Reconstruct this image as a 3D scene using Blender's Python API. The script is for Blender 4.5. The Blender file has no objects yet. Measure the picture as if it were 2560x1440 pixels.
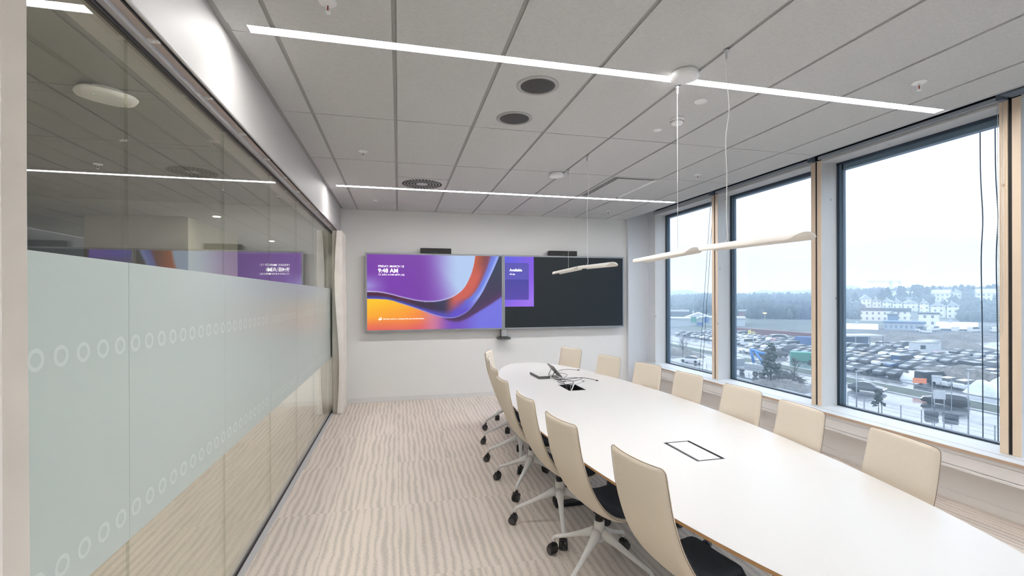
import bpy, bmesh, math, random
from mathutils import Vector, Matrix
from math import pi, sin, cos, radians as R_

sc = bpy.context.scene
col = sc.collection
random.seed(7)

# ------------------------------------------------------------------ camera
EYE = Vector((0, 0, 1.658))
FX = 1165.92; V0 = 743.185
YAW, PIT, ROL = 0.2386, -0.0012, -0.0034
_F = Vector((sin(YAW), cos(YAW), 0)); _R = Vector((cos(YAW), -sin(YAW), 0)); _U = Vector((0, 0, 1))
cF = _F * cos(PIT) + _U * sin(PIT); _U2 = _U * cos(PIT) - _F * sin(PIT)
cR = _R * cos(ROL) + _U2 * sin(ROL); cU = _U2 * cos(ROL) - _R * sin(ROL)
cam_d = bpy.data.cameras.new('camera'); cam = bpy.data.objects.new('camera', cam_d); col.objects.link(cam)
m = Matrix.Identity(4)
for i in range(3):
    m[i][0] = cR[i]; m[i][1] = cU[i]; m[i][2] = -cF[i]; m[i][3] = EYE[i]
cam.matrix_world = m
cam_d.sensor_width = 36; cam_d.lens = FX / 2560 * 36
cam_d.shift_y = (V0 - 720) / 2560
cam_d.clip_start = 0.05; cam_d.clip_end = 6000
sc.camera = cam

def ray(u, v):
    return cF + cR * ((u - 1280) / FX) + cU * ((V0 - v) / FX)
def at(u, v, dist):            # a point at a real horizontal distance along a sight line
    d = ray(u, v); h = math.hypot(d.x, d.y)
    return EYE + d * (dist / h)

# ------------------------------------------------------------------ world, exposure
w = bpy.data.worlds.new('overcast_sky'); sc.world = w; w.use_nodes = True
nt = w.node_tree; nt.nodes.clear()
wo = nt.nodes.new('ShaderNodeOutputWorld'); bg = nt.nodes.new('ShaderNodeBackground')
tc = nt.nodes.new('ShaderNodeTexCoord'); sp = nt.nodes.new('ShaderNodeSeparateXYZ'); cr = nt.nodes.new('ShaderNodeValToRGB')
nt.links.new(tc.outputs['Generated'], sp.inputs[0]); nt.links.new(sp.outputs['Z'], cr.inputs[0])
for _ in range(2): cr.color_ramp.elements.new(.5)
for e, (p, c) in zip(cr.color_ramp.elements, ((0.0, (.43, .43, .465)), (.08, (.50, .495, .51)), (.20, (.86, .90, .97)), (1.0, (1.55, 1.75, 2.0)))):
    e.position = p; e.color = (*c, 1)
nt.links.new(cr.outputs[0], bg.inputs[0]); bg.inputs[1].default_value = 1.0
nt.links.new(bg.outputs[0], wo.inputs[0])
vs = sc.view_settings
vs.view_transform = 'Standard'; vs.look = 'None'; vs.gamma = 1; vs.use_curve_mapping = False
vs.exposure = 1.2
LED = 25.0                      # radiance of the ceiling strips

cy = sc.cycles
cy.max_bounces = 10; cy.diffuse_bounces = 4; cy.glossy_bounces = 4; cy.transmission_bounces = 6
cy.transparent_max_bounces = 16; cy.volume_bounces = 1
cy.caustics_reflective = False; cy.caustics_refractive = False
cy.sample_clamp_indirect = 6

# ------------------------------------------------------------------ materials
MATS = {}
def nodes(name):
    mt = bpy.data.materials.new(name); mt.use_nodes = True; MATS[name] = mt
    return mt, mt.node_tree, mt.node_tree.nodes['Principled BSDF']
def N(t, typ, **kw):
    n = t.nodes.new(typ)
    for k, v in kw.items(): setattr(n, k, v)
    return n
def mat(name, c, rough=.6, metal=0, spec=.5, bump=0, bscale=200, var=0, vscale=8, emit=None, es=0, coat=0, stretch=None):
    if name in MATS: return MATS[name]
    mt, t, b = nodes(name)
    b.inputs['Base Color'].default_value = (*c, 1); b.inputs['Roughness'].default_value = rough
    b.inputs['Metallic'].default_value = metal; b.inputs['Specular IOR Level'].default_value = spec
    if coat: b.inputs['Coat Weight'].default_value = coat; b.inputs['Coat Roughness'].default_value = .08
    g = N(t, 'ShaderNodeTexCoord'); src = g.outputs['Object']
    if stretch:
        mp = N(t, 'ShaderNodeMapping'); mp.inputs['Scale'].default_value = stretch
        t.links.new(src, mp.inputs[0]); src = mp.outputs[0]
    if var:
        n = N(t, 'ShaderNodeTexNoise'); n.inputs['Scale'].default_value = vscale; n.inputs['Detail'].default_value = 5
        r = N(t, 'ShaderNodeValToRGB')
        r.color_ramp.elements[0].position = .3; r.color_ramp.elements[1].position = .7
        r.color_ramp.elements[0].color = (*[max(0, x * (1 - var)) for x in c], 1)
        r.color_ramp.elements[1].color = (*[min(1, x * (1 + var)) for x in c], 1)
        t.links.new(src, n.inputs[0]); t.links.new(n.outputs[0], r.inputs[0]); t.links.new(r.outputs[0], b.inputs['Base Color'])
    if bump:
        n = N(t, 'ShaderNodeTexNoise'); n.inputs['Scale'].default_value = bscale; n.inputs['Detail'].default_value = 3
        bu = N(t, 'ShaderNodeBump'); bu.inputs['Strength'].default_value = bump; bu.inputs['Distance'].default_value = .002
        t.links.new(src, n.inputs[0]); t.links.new(n.outputs[0], bu.inputs['Height']); t.links.new(bu.outputs[0], b.inputs['Normal'])
    if emit:
        b.inputs['Emission Color'].default_value = (*emit, 1); b.inputs['Emission Strength'].default_value = es
    return mt
def fresnel_fac(t, ior=1.5, boost=1.0):
    geo = N(t, 'ShaderNodeNewGeometry'); mx = N(t, 'ShaderNodeMix'); mx.data_type = 'FLOAT'
    mx.inputs['A'].default_value = ior; mx.inputs['B'].default_value = 1 / ior
    t.links.new(geo.outputs['Backfacing'], mx.inputs['Factor'])
    f = N(t, 'ShaderNodeFresnel'); t.links.new(mx.outputs['Result'], f.inputs['IOR'])
    mu = N(t, 'ShaderNodeMath', operation='MULTIPLY', use_clamp=True); mu.inputs[1].default_value = boost
    t.links.new(f.outputs[0], mu.inputs[0]); return mu.outputs[0]
def glass(name, tint, boost=1.0, rough=0.0):
    mt, t, b = nodes(name); t.nodes.remove(b); out = t.nodes['Material Output']
    tr = N(t, 'ShaderNodeBsdfTransparent'); tr.inputs[0].default_value = (*tint, 1)
    gl = N(t, 'ShaderNodeBsdfGlossy'); gl.inputs['Roughness'].default_value = rough; gl.inputs[0].default_value = (.98, .98, .98, 1)
    mx = N(t, 'ShaderNodeMixShader'); t.links.new(fresnel_fac(t, 1.5, boost), mx.inputs[0])
    t.links.new(tr.outputs[0], mx.inputs[1]); t.links.new(gl.outputs[0], mx.inputs[2]); t.links.new(mx.outputs[0], out.inputs[0])
    return mt
def ramp(t, src, stops):
    r = N(t, 'ShaderNodeValToRGB')
    while len(r.color_ramp.elements) < len(stops): r.color_ramp.elements.new(.5)
    for e, (p, c) in zip(r.color_ramp.elements, stops):
        e.position = p; e.color = (*c, 1) if len(c) == 3 else c
    t.links.new(src, r.inputs[0]); return r.outputs[0]

mat('white_paint', (.84, .835, .82), .75, bump=.05, bscale=400)
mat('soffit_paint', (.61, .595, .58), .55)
mat('pier_daylight_blue', (.70, .73, .77), .7)  # white pier, with the blue of window daylight put into its colour
mat('sill_wall_paint', (.86, .83, .80), .6)
mat('moulding_paint', (.86, .83, .80), .5)
mat('baseboard_white', (.76, .75, .74), .5)
mat('chair_white', (.83, .82, .80), .35)
mat('castor_black', (.018, .017, .016), .42)
mat('castor_ring', (.07, .07, .07), .35)
mat('fabric_beige', (.88, .785, .655), .95, spec=.15, bump=.7, bscale=700, var=.11, vscale=620)
mat('seat_fabric', (.095, .108, .13), .95, spec=.2, bump=.9, bscale=480, var=.35, vscale=420)
mat('piping_brown', (.30, .22, .16), .8)
mat('table_white', (.82, .805, .785), .38, spec=.45)
mat('plywood_edge', (.52, .30, .13), .6, var=.25, vscale=30, stretch=(1, 1, 30))
mat('dark_steel', (.035, .038, .042), .45, metal=.3)
mat('black_plastic', (.012, .012, .013), .4)
mat('grey_plastic', (.09, .09, .09), .5)
mat('tablet_grey', (.20, .185, .175), .5)
mat('cable_black', (.03, .028, .028), .5)
mat('white_plastic', (.95, .95, .945), .45)
mat('off_white', (.80, .80, .78), .5)
mat('curtain_cloth', (.78, .74, .68), .9, spec=.1, bump=.12, bscale=600, var=.05, vscale=6)
mat('bezel', (.33, .35, .37), .4, metal=.5)
mat('aluminium', (.50, .51, .53), .35, metal=.7)
mat('rail_paint', (.55, .55, .56), .45)
mat('rail_recess', (.52, .455, .42), .7)
mat('bar_grey', (.42, .47, .53), .5)
mat('gasket', (.02, .018, .018), .6)
mat('frame_dark', (.030, .050, .078), .35)
mat('frame_mid', (.15, .22, .29), .3)
mat('recess_shade', (.010, .020, .036), .8)  # near-black paints in the shade of the blind recess above the windows
mat('cassette_grey', (.13, .165, .21), .5)
mat('ceiling_gap', (.36, .36, .35), .7)
mat('speaker_ring', (.42, .42, .41), .5)
mat('bulb_red', (.45, .05, .02), .2)
mat('vent_dark', (.03, .03, .03), .7)
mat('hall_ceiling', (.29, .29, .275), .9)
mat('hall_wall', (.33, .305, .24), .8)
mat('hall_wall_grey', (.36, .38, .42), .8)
mat('veneer_lamp', (.93, .88, .82), .55, var=.05, vscale=4, stretch=(30, 1, 30))
mat('led', (1, 1, 1), .5, emit=(1.0, .98, .97), es=LED)
mat('downlight_glow', (1, 1, 1), .5, emit=(1.0, .93, .82), es=90)
mat('hall_fill_glow', (1, 1, 1), .5, emit=(1.0, .95, .90), es=17)
mat('led_green', (.1, .5, .2), .5, emit=(.1, 1, .35), es=1.2)
mat('text_glow', (1, 1, 1), .5, emit=(1, 1, 1), es=.44)
glass('partition_glass', (.895, .91, .87), 1.25)
glass('window_glass', (.885, .94, .99), .7)

def wood(name, base, dark, scale=(6, 6, .5), knots=True):
    mt, t, b = nodes(name)
    g = N(t, 'ShaderNodeTexCoord'); mp = N(t, 'ShaderNodeMapping'); mp.inputs['Scale'].default_value = scale
    t.links.new(g.outputs['Object'], mp.inputs[0])
    n = N(t, 'ShaderNodeTexNoise'); n.inputs['Scale'].default_value = 4; n.inputs['Detail'].default_value = 6; n.inputs['Distortion'].default_value = .6
    t.links.new(mp.outputs[0], n.inputs[0])
    c = ramp(t, n.outputs[0], [(.3, tuple(base[i] * .93 + dark[i] * .07 for i in range(3))), (.7, base)])
    if knots:
        mp2 = N(t, 'ShaderNodeMapping'); mp2.inputs['Scale'].default_value = (1.0, 1.0, .75); t.links.new(g.outputs['Object'], mp2.inputs[0])
        v = N(t, 'ShaderNodeTexVoronoi'); v.inputs['Scale'].default_value = 6.5; v.inputs['Randomness'].default_value = 1
        t.links.new(mp2.outputs[0], v.inputs['Vector'])
        k = ramp(t, v.outputs['Distance'], [(.045, (1, 1, 1)), (.10, (0, 0, 0))])
        mx = N(t, 'ShaderNodeMix'); mx.data_type = 'RGBA'; t.links.new(k, mx.inputs[0]); t.links.new(c, mx.inputs[6]); mx.inputs[7].default_value = (*dark, 1)
        c = mx.outputs[2]
    t.links.new(c, b.inputs['Base Color']); b.inputs['Roughness'].default_value = .55
    return mt
wood('timber', (.90, .735, .56), (.50, .30, .17))
wood('timber_pale', (.72, .72, .71), (.45, .43, .41))
wood('timber_edge', (.58, .42, .30), (.36, .22, .14), (1, .5, 8), False)

def tile_mat():
    mt, t, b = nodes('ceiling_tile')
    g = N(t, 'ShaderNodeTexCoord'); n = N(t, 'ShaderNodeTexNoise'); n.inputs['Scale'].default_value = 130; n.inputs['Detail'].default_value = 4
    mp = N(t, 'ShaderNodeMapping'); mp.inputs['Scale'].default_value = (.35, 1, 1)
    t.links.new(g.outputs['Object'], mp.inputs[0]); t.links.new(mp.outputs[0], n.inputs[0])
    t.links.new(ramp(t, n.outputs[0], [(.25, (.575, .575, .57)), (.75, (.655, .655, .65))]), b.inputs['Base Color'])
    bu = N(t, 'ShaderNodeBump'); bu.inputs['Strength'].default_value = .25; bu.inputs['Distance'].default_value = .002
    t.links.new(n.outputs[0], bu.inputs['Height']); t.links.new(bu.outputs[0], b.inputs['Normal'])
    b.inputs['Roughness'].default_value = .95; b.inputs['Specular IOR Level'].default_value = .1
tile_mat()

def carpet_mat():
    mt, t, b = nodes('striped_carpet')
    g = N(t, 'ShaderNodeTexCoord'); sp = N(t, 'ShaderNodeSeparateXYZ'); t.links.new(g.outputs['Object'], sp.inputs[0])
    def mth(op, a, c=None):
        n = N(t, 'ShaderNodeMath', operation=op)
        for i, s in enumerate((a, c)):
            if s is None: continue
            if isinstance(s, (int, float)): n.inputs[i].default_value = s
            else: t.links.new(s, n.inputs[i])
        return n.outputs[0]
    # carpet tiles, each shifting the pattern a little
    tv = N(t, 'ShaderNodeCombineXYZ'); t.links.new(mth('FLOOR', mth('MULTIPLY', sp.outputs['X'], 1 / .5)), tv.inputs[0]); t.links.new(mth('FLOOR', mth('ADD', sp.outputs['Y'], .18)), tv.inputs[1])
    wn = N(t, 'ShaderNodeTexWhiteNoise'); t.links.new(tv.outputs[0], wn.inputs['Vector'])
    off = N(t, 'ShaderNodeVectorMath', operation='MULTIPLY_ADD'); off.inputs[1].default_value = (.11, 3.0, 0); t.links.new(wn.outputs['Color'], off.inputs[0]); t.links.new(g.outputs['Object'], off.inputs[2])
    so = N(t, 'ShaderNodeSeparateXYZ'); t.links.new(off.outputs[0], so.inputs[0])
    mw = N(t, 'ShaderNodeMapping'); mw.inputs['Scale'].default_value = (5.0, 2.6, 1); t.links.new(off.outputs[0], mw.inputs[0])
    wv = N(t, 'ShaderNodeTexNoise'); wv.inputs['Scale'].default_value = 1.0; wv.inputs['Detail'].default_value = 3; t.links.new(mw.outputs[0], wv.inputs[0])
    xx = mth('ADD', so.outputs['X'], mth('MULTIPLY', mth('SUBTRACT', wv.outputs[0], .5), .055))
    st = mth('ABSOLUTE', mth('SUBTRACT', mth('FRACT', mth('MULTIPLY', xx, 1 / .054)), .5))
    # stripe widths vary from stripe to stripe and along each stripe
    cw = N(t, 'ShaderNodeCombineXYZ'); t.links.new(mth('MULTIPLY', mth('FLOOR', mth('MULTIPLY', xx, 1 / .054)), 7.31), cw.inputs[0]); t.links.new(mth('MULTIPLY', so.outputs['Y'], 1.6), cw.inputs[1])
    nw_ = N(t, 'ShaderNodeTexNoise'); nw_.inputs['Scale'].default_value = 1.0; nw_.inputs['Detail'].default_value = 1; t.links.new(cw.outputs[0], nw_.inputs[0])
    mk = N(t, 'ShaderNodeMapping'); mk.inputs['Scale'].default_value = (70, 230, 1); t.links.new(g.outputs['Object'], mk.inputs[0])
    nk = N(t, 'ShaderNodeTexNoise'); nk.inputs['Scale'].default_value = 1; nk.inputs['Detail'].default_value = 2; t.links.new(mk.outputs[0], nk.inputs[0])
    edge = mth('ADD', mth('ADD', st, mth('MULTIPLY', mth('SUBTRACT', nk.outputs[0], .5), 1.0)), mth('MULTIPLY', mth('SUBTRACT', nw_.outputs[0], .5), .65))
    fac = ramp(t, edge, [(.05, (.62, .62, .62)), (.30, (0, 0, 0))])
    fine = N(t, 'ShaderNodeTexNoise'); fine.inputs['Scale'].default_value = 300; fine.inputs['Detail'].default_value = 3
    t.links.new(g.outputs['Object'], fine.inputs[0])
    base = ramp(t, fine.outputs[0], [(.3, (.74, .655, .585)), (.7, (.85, .765, .69))])
    dark = ramp(t, nk.outputs[0], [(.30, (.38, .33, .29)), (.6, (.56, .50, .45))])
    mx = N(t, 'ShaderNodeMix'); mx.data_type = 'RGBA'
    t.links.new(fac, mx.inputs[0]); t.links.new(base, mx.inputs[6]); t.links.new(dark, mx.inputs[7])
    t.links.new(mx.outputs[2], b.inputs['Base Color']); b.inputs['Roughness'].default_value = 1; b.inputs['Specular IOR Level'].default_value = .05
    bu = N(t, 'ShaderNodeBump'); bu.inputs['Strength'].default_value = .5; bu.inputs['Distance'].default_value = .003
    t.links.new(nk.outputs[0], bu.inputs['Height']); t.links.new(bu.outputs[0], b.inputs['Normal'])
carpet_mat()

def film_mat(name, c, ex=0):
    mt, t, b = nodes(name); t.nodes.remove(b); out = t.nodes['Material Output']
    d = N(t, 'ShaderNodeBsdfDiffuse'); d.inputs[0].default_value = (*c, 1)
    tl = N(t, 'ShaderNodeBsdfTranslucent'); tl.inputs[0].default_value = (*c, 1)
    m1 = N(t, 'ShaderNodeMixShader'); m1.inputs[0].default_value = .22; t.links.new(d.outputs[0], m1.inputs[1]); t.links.new(tl.outputs[0], m1.inputs[2])
    gl = N(t, 'ShaderNodeBsdfGlossy'); gl.inputs['Roughness'].default_value = .32
    m2 = N(t, 'ShaderNodeMixShader'); t.links.new(fresnel_fac(t, 1.42, 1.0), m2.inputs[0])
    t.links.new(m1.outputs[0], m2.inputs[1]); t.links.new(gl.outputs[0], m2.inputs[2]); t.links.new(m2.outputs[0], out.inputs[0])
film_mat('frosted_film', (.68, .755, .71))
film_mat('frosted_ring', (.80, .87, .83))

def attr_mat(name, strength):
    mt, t, b = nodes(name)
    a = N(t, 'ShaderNodeAttribute'); a.attribute_name = 'Col'
    b.inputs['Base Color'].default_value = (.01, .01, .01, 1); b.inputs['Roughness'].default_value = .35
    t.links.new(a.outputs['Color'], b.inputs['Emission Color']); b.inputs['Emission Strength'].default_value = strength
attr_mat('screen_picture', .42)
def dark_screen():
    mt, t, b = nodes('screen_dark'); g = N(t, 'ShaderNodeTexCoord')
    n = N(t, 'ShaderNodeTexNoise'); n.inputs['Scale'].default_value = 160; n.inputs['Detail'].default_value = 3
    t.links.new(g.outputs['Object'], n.inputs[0])
    t.links.new(ramp(t, n.outputs[0], [(.35, (.0015, .005, .008)), (.72, (.010, .020, .028))]), b.inputs['Base Color']); b.inputs['Roughness'].default_value = .55
dark_screen()

# ------------------------------------------------------------------ mesh helpers
class MB:
    def __init__(s): s.bm = bmesh.new(); s.mats = []; s.cur = 0
    def m(s, name):
        if name not in s.mats: s.mats.append(name)
        s.cur = s.mats.index(name); return s
    def _f(s, vs, smooth=False):
        try: f = s.bm.faces.new(vs)
        except ValueError: return None
        f.material_index = s.cur; f.smooth = smooth; return f
    def box(s, x0, x1, y0, y1, z0, z1, M=None):
        P = [Vector(p) for p in ((x0,y0,z0),(x1,y0,z0),(x1,y1,z0),(x0,y1,z0),(x0,y0,z1),(x1,y0,z1),(x1,y1,z1),(x0,y1,z1))]
        if M is not None: P = [M @ p for p in P]
        v = [s.bm.verts.new(p) for p in P]
        for q in ((0,3,2,1),(4,5,6,7),(0,1,5,4),(1,2,6,5),(2,3,7,6),(3,0,4,7)): s._f([v[i] for i in q])
        return s
    def quad(s, *P):
        s._f([s.bm.verts.new(Vector(p)) for p in P]); return s
    def ring(s, c, ax, r, n, rot=0, sx=1, sy=1):
        ax = Vector(ax).normalized(); a = ax.orthogonal().normalized(); b = ax.cross(a)
        return [s.bm.verts.new(Vector(c) + (a * cos(rot + 2*pi*i/n) * sx + b * sin(rot + 2*pi*i/n) * sy) * r) for i in range(n)]
    def loft(s, rings, smooth=True, cap=True, closed=True):
        for A, B in zip(rings, rings[1:]):
            n = len(A)
            for i in range(n if closed else n - 1):
                s._f([A[i], A[(i+1) % n], B[(i+1) % n], B[i]], smooth)
        if cap:
            s._f(list(reversed(rings[0]))); s._f(rings[-1])
        return s
    def tube(s, pts, r, n=8, smooth=True, cap=True):
        pts = [Vector(p) for p in pts]; rs = r if isinstance(r, (list, tuple)) else [r] * len(pts)
        rings = []; prev = None
        for i, p in enumerate(pts):
            d = (pts[min(i+1, len(pts)-1)] - pts[max(i-1, 0)]).normalized()
            if prev is None: a = d.orthogonal().normalized()
            else:
                a = (prev - d * prev.dot(d)); a = a.normalized() if a.length > 1e-6 else d.orthogonal().normalized()
            prev = a; b = d.cross(a)
            rings.append([s.bm.verts.new(p + (a * cos(2*pi*k/n) + b * sin(2*pi*k/n)) * rs[i]) for k in range(n)])
        return s.loft(rings, smooth, cap)
    def lathe(s, prof, c=(0,0,0), n=24, smooth=True, M=None):
        rings = []
        for r, z in prof:
            vs = []
            for k in range(n):
                p = Vector((c[0] + max(r, 1e-5) * cos(2*pi*k/n), c[1] + max(r, 1e-5) * sin(2*pi*k/n), c[2] + z))
                if M is not None: p = M @ p
                vs.append(s.bm.verts.new(p))
            rings.append(vs)
        return s.loft(rings, smooth, True)
    def prism(s, pts, y0, y1, M=None):        # profile in xz, extruded along y
        A = [Vector((x, y0, z)) for x, z in pts]; B = [Vector((x, y1, z)) for x, z in pts]
        if M is not None: A = [M @ p for p in A]; B = [M @ p for p in B]
        A = [s.bm.verts.new(p) for p in A]; B = [s.bm.verts.new(p) for p in B]
        s.loft([A, B], False, True); return s
    def sphere(s, c, r, sub=1, sc_=(1,1,1), jit=0):
        before = len(s.bm.faces)
        Mx = Matrix.Translation(c) @ Matrix.Diagonal((r*sc_[0], r*sc_[1], r*sc_[2], 1))
        res = bmesh.ops.create_icosphere(s.bm, subdivisions=sub, radius=1, matrix=Mx)
        for v in res['verts']:
            if jit: v.co += Vector((random.uniform(-1,1), random.uniform(-1,1), random.uniform(-1,1))) * r * jit
            for f in v.link_faces: f.material_index = s.cur; f.smooth = True
        return s
    def build(s, name, mname=None, parent=None, bevel=0, recalc=True):
        if mname and not s.mats: s.mats = [mname]
        if recalc: bmesh.ops.recalc_face_normals(s.bm, faces=s.bm.faces)
        me = bpy.data.meshes.new(name); s.bm.to_mesh(me); s.bm.free()
        for mm in s.mats: me.materials.append(MATS[mm])
        o = bpy.data.objects.new(name, me); col.objects.link(o)
        if parent is not None: o.parent = parent
        if bevel:
            b = o.modifiers.new('bevel', 'BEVEL'); b.width = bevel; b.segments = 2; b.limit_method = 'ANGLE'; b.angle_limit = R_(40)
        return o
def tag(o, label=None, cat=None, group=None, kind=None):
    if label: o['label'] = label
    if cat: o['category'] = cat
    if group: o['group'] = group
    if kind: o['kind'] = kind
    return o
def empty(name, loc=(0,0,0), rz=0):
    o = bpy.data.objects.new(name, None); col.objects.link(o); o.location = loc; o.rotation_euler = (0, 0, rz); o.empty_display_size = .1
    return o
KIDS = {}
def copy_tree(o, parent=None):
    c = o.copy(); col.objects.link(c); c.parent = parent
    for ch in list(o.children): copy_tree(ch, c)
    return c
def struct(o): o['kind'] = 'structure'; return o
def spline(P, n):
    out = []; P = [Vector(p) for p in P]
    for i in range(len(P) - 1):
        a, b, c, d = P[max(i-1, 0)], P[i], P[i+1], P[min(i+2, len(P)-1)]
        for k in range(n):
            t = k / n
            out.append(.5 * ((2*b) + (c-a)*t + (2*a-5*b+4*c-d)*t*t + (3*b-3*c+d-a)*t**3))
    out.append(P[-1]); return out

# ------------------------------------------------------------------ room shell
CZ = 3.033; YW = 7.674; XL = -.865; XG = -.95; XR = 3.985; YB = -2.3
struct(MB().quad((-7, YB, 0), (4.375, YB, 0), (4.375, 16, 0), (-7, 16, 0)).build('floor', 'striped_carpet'))
# back wall with the shallow pier at its window end
wb = MB().m('white_paint').box(XL - .12, XR, YW, YW + .15, 0, CZ + .3)
wb.m('pier_daylight_blue').box(XR, 4.375, 7.60, YW + .15, 0, CZ + .3)
struct(wb.build('wall_back'))
struct(MB().box(XL, XR, YW - .014, YW, 0, .075).build('baseboard_back', 'baseboard_white', bevel=.003))
# wall behind the camera
struct(MB().box(-7, 4.7, YB - .12, YB, 0, CZ + .35).build('wall_front', 'white_paint'))

# ceiling: slabs in a recessed grid, channels left open for the two light strips
YS = [2.60 - 3.49, 2.60, 6.055]                 # near edge of each strip channel (0.07 wide)
rows = [YB, -2.05, YS[0], .27, 1.435, YS[1], 3.737, 4.902, YS[2], 7.26, YW]
xs = [XL] + [-.617 + .6 * k for k in range(8)] + [XR]
ce = MB()
ce.m('ceiling_gap').box(XL, XR, YB, YW, CZ + .0075, CZ + .03)
ce.m('ceiling_tile')
for j in range(len(rows) - 1):
    y0 = rows[j] + (.075 if rows[j] in YS else .005); y1 = rows[j+1] - (.0 if rows[j+1] in YS else .005)
    for i in range(len(xs) - 1):
        x0 = xs[i] + (.035 if i == 0 else .0125); x1 = xs[i+1] - (.012 if i == len(xs) - 2 else .0125)
        b0, b1, b2, b3 = x0, x1, y0, y1
        ce.box(b0, b1, b2, b3, CZ, CZ + .018)
ce.m('rail_paint').box(XR - .010, XR + .003, YB, 7.6, CZ - .003, CZ + .03)
ce.m('white_paint').box(XL - .2, 4.9, YB, YW + .2, CZ + .40, CZ + .45)
ce.m('recess_shade').box(XR + .006, XR + .02, YB, 7.6, CZ + .02, CZ + .40)  # dark sheet standing in for shade behind the ceiling edge
struct(ce.build('ceiling'))

# ceiling light strips
for i, (ys, lab) in enumerate(zip(YS, ('recessed white light strip in the ceiling behind the viewpoint', 'nearer recessed white light strip crossing the ceiling above the first pendant', 'farther long recessed white light strip crossing the ceiling close to the screen wall'))):
    t = empty('light_strip', (1.6, ys + .037, CZ)); tag(t, lab, 'ceiling light', 'recessed linear ceiling lights')
    xa, xb = XL + .125 - 1.6, XR - .045 - 1.6
    MB().box(xa, xb, -.035, .035, 0.004, .010).build('diffuser', 'led', t)
    f = MB(); f.box(XL + .04 - 1.6, xa, -.035, .035, 0.002, .012); f.box(xa, xb, -.0375, -.035, 0, .014); f.box(xa, xb, .035, .0375, 0, .014); f.box(xb, XR - .012 - 1.6, -.035, .035, .002, .012)
    f.build('housing', 'ceiling_tile', t)

# ------------------------------------------------------------------ left side: soffit and glazed partition
wl = MB(); wl.m('soffit_paint')
ZS = 2.635
wl.box(XL - .2, XL, YB, YW, ZS + .012, CZ + .3)
wl.tube([(XL - .006, YB, ZS + .012), (XL - .006, YW, ZS + .012)], .008, 8)
wl.m('gasket').box(XL - .018, XL - .014, YB, YW, ZS - .002, ZS + .012)
wl.m('rail_recess').box(XL - .052, XL - .018, YB, YW, ZS, ZS + .012)
wl.m('rail_paint').box(XG + .002, XL - .052, YB, YW, ZS - .022, ZS + .012)
wl.m('soffit_paint').box(XG - .12, XG - .01, YB, YW, ZS - .03, ZS + .012)
wl.m('gasket').box(XG - .010, XG + .010, YB, YW, ZS - .038, ZS - .0)
wl.m('gasket').box(XG - .012, XG + .012, YB, YW, 0, .012)
wl.m('rail_paint').box(XG + .012, XG + .05, YB, YW, 0, .006)
wall_left = struct(wl.build('wall_left'))
for k in range(14):
    c = MB(); y = 1.0 + .52 * k
    c.box(XL - .056, XL - .016, y - .012, y + .012, ZS - .006, ZS); c.tube([(XL - .036, y, ZS - .006), (XL - .036, y, ZS - .010)], .006, 8)
    c.build('track_clip', 'off_white', wall_left)
seams = [-1.86, -.90, .05, 1.0, 1.956, 2.91, 3.868, 4.813, 5.74, 6.70, YW]
for a, b in zip(seams, seams[1:]):
    a += .0012; b -= .0012
    p = MB().box(XG - .006, XG + .006, a, b, .008, ZS - .03).build('glass_pane', 'partition_glass', wall_left)
    f = MB(); f.m('frosted_film').box(XG + .0065, XG + .0072, a, b, .79, 1.785)
    f.m('frosted_ring')
    n0 = math.ceil((a - 1.608) / .0975)
    y = 1.608 + n0 * .0975
    while y < b - .02:
        if y > a + .02:
            for zc in (1.4925, .890):
                rr = [[f.bm.verts.new((XG + .0080, y + r * cos(2*pi*q/20), zc + r * sin(2*pi*q/20))) for q in range(20)] for r in (.0195, .0315)]
                f.loft(rr, False, False)
        y += .0975
    f.build('frosted_film', None, p, recalc=False)

# hall on the far side of the glass
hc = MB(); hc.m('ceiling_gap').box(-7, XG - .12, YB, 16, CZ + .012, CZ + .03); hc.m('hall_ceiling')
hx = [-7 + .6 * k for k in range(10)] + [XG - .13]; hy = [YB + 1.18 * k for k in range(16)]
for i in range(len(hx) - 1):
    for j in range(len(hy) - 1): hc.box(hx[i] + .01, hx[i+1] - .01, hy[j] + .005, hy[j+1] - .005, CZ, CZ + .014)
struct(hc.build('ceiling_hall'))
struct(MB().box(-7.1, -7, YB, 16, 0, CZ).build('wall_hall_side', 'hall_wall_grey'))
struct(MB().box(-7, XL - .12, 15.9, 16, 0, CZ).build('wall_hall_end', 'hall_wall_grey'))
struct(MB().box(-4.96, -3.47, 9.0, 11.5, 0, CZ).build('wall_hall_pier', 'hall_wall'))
struct(MB().box(-3.0, XL - .12, YW + .15, YW + .35, 0, CZ).build('wall_hall_side', 'hall_wall_grey')) if False else None
for (x, y) in ((-2.98, 8.84), (-2.99, 12.4), (-2.98, 3.6), (-2.98, 1.8), (-2.98, .2), (-4.6, 4.4), (-4.6, 2.2), (-1.9, 1.2), (-1.9, -.6)):  # first two are visible; the rest are added out of view to brighten the hall
    t = empty('downlight', (x, y, CZ)); tag(t, 'small round recessed hall downlight, two seen through the glass partition, the others added out of view', 'downlight', 'downlights in the hall ceiling')
    MB().lathe([(.05, -.004), (.07, -.006), (.075, 0)], n=20).build('trim_ring', 'white_plastic', t)
    MB().lathe([(.001, -.008), (.05, -.008), (.05, -.004)], n=20).build('lens', 'downlight_glow', t)
t = empty('hall_fill_strip', (-1.24, 6.5, CZ - .002)); tag(t, 'added fill light strip along the hall, unseen behind the glass partition head', 'ceiling light')  # added strip, hidden by the head, to brighten the hall floor and film
MB().box(-.03, .03, -8, 9, -.006, .0).build('diffuser', 'hall_fill_glow', t)
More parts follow.
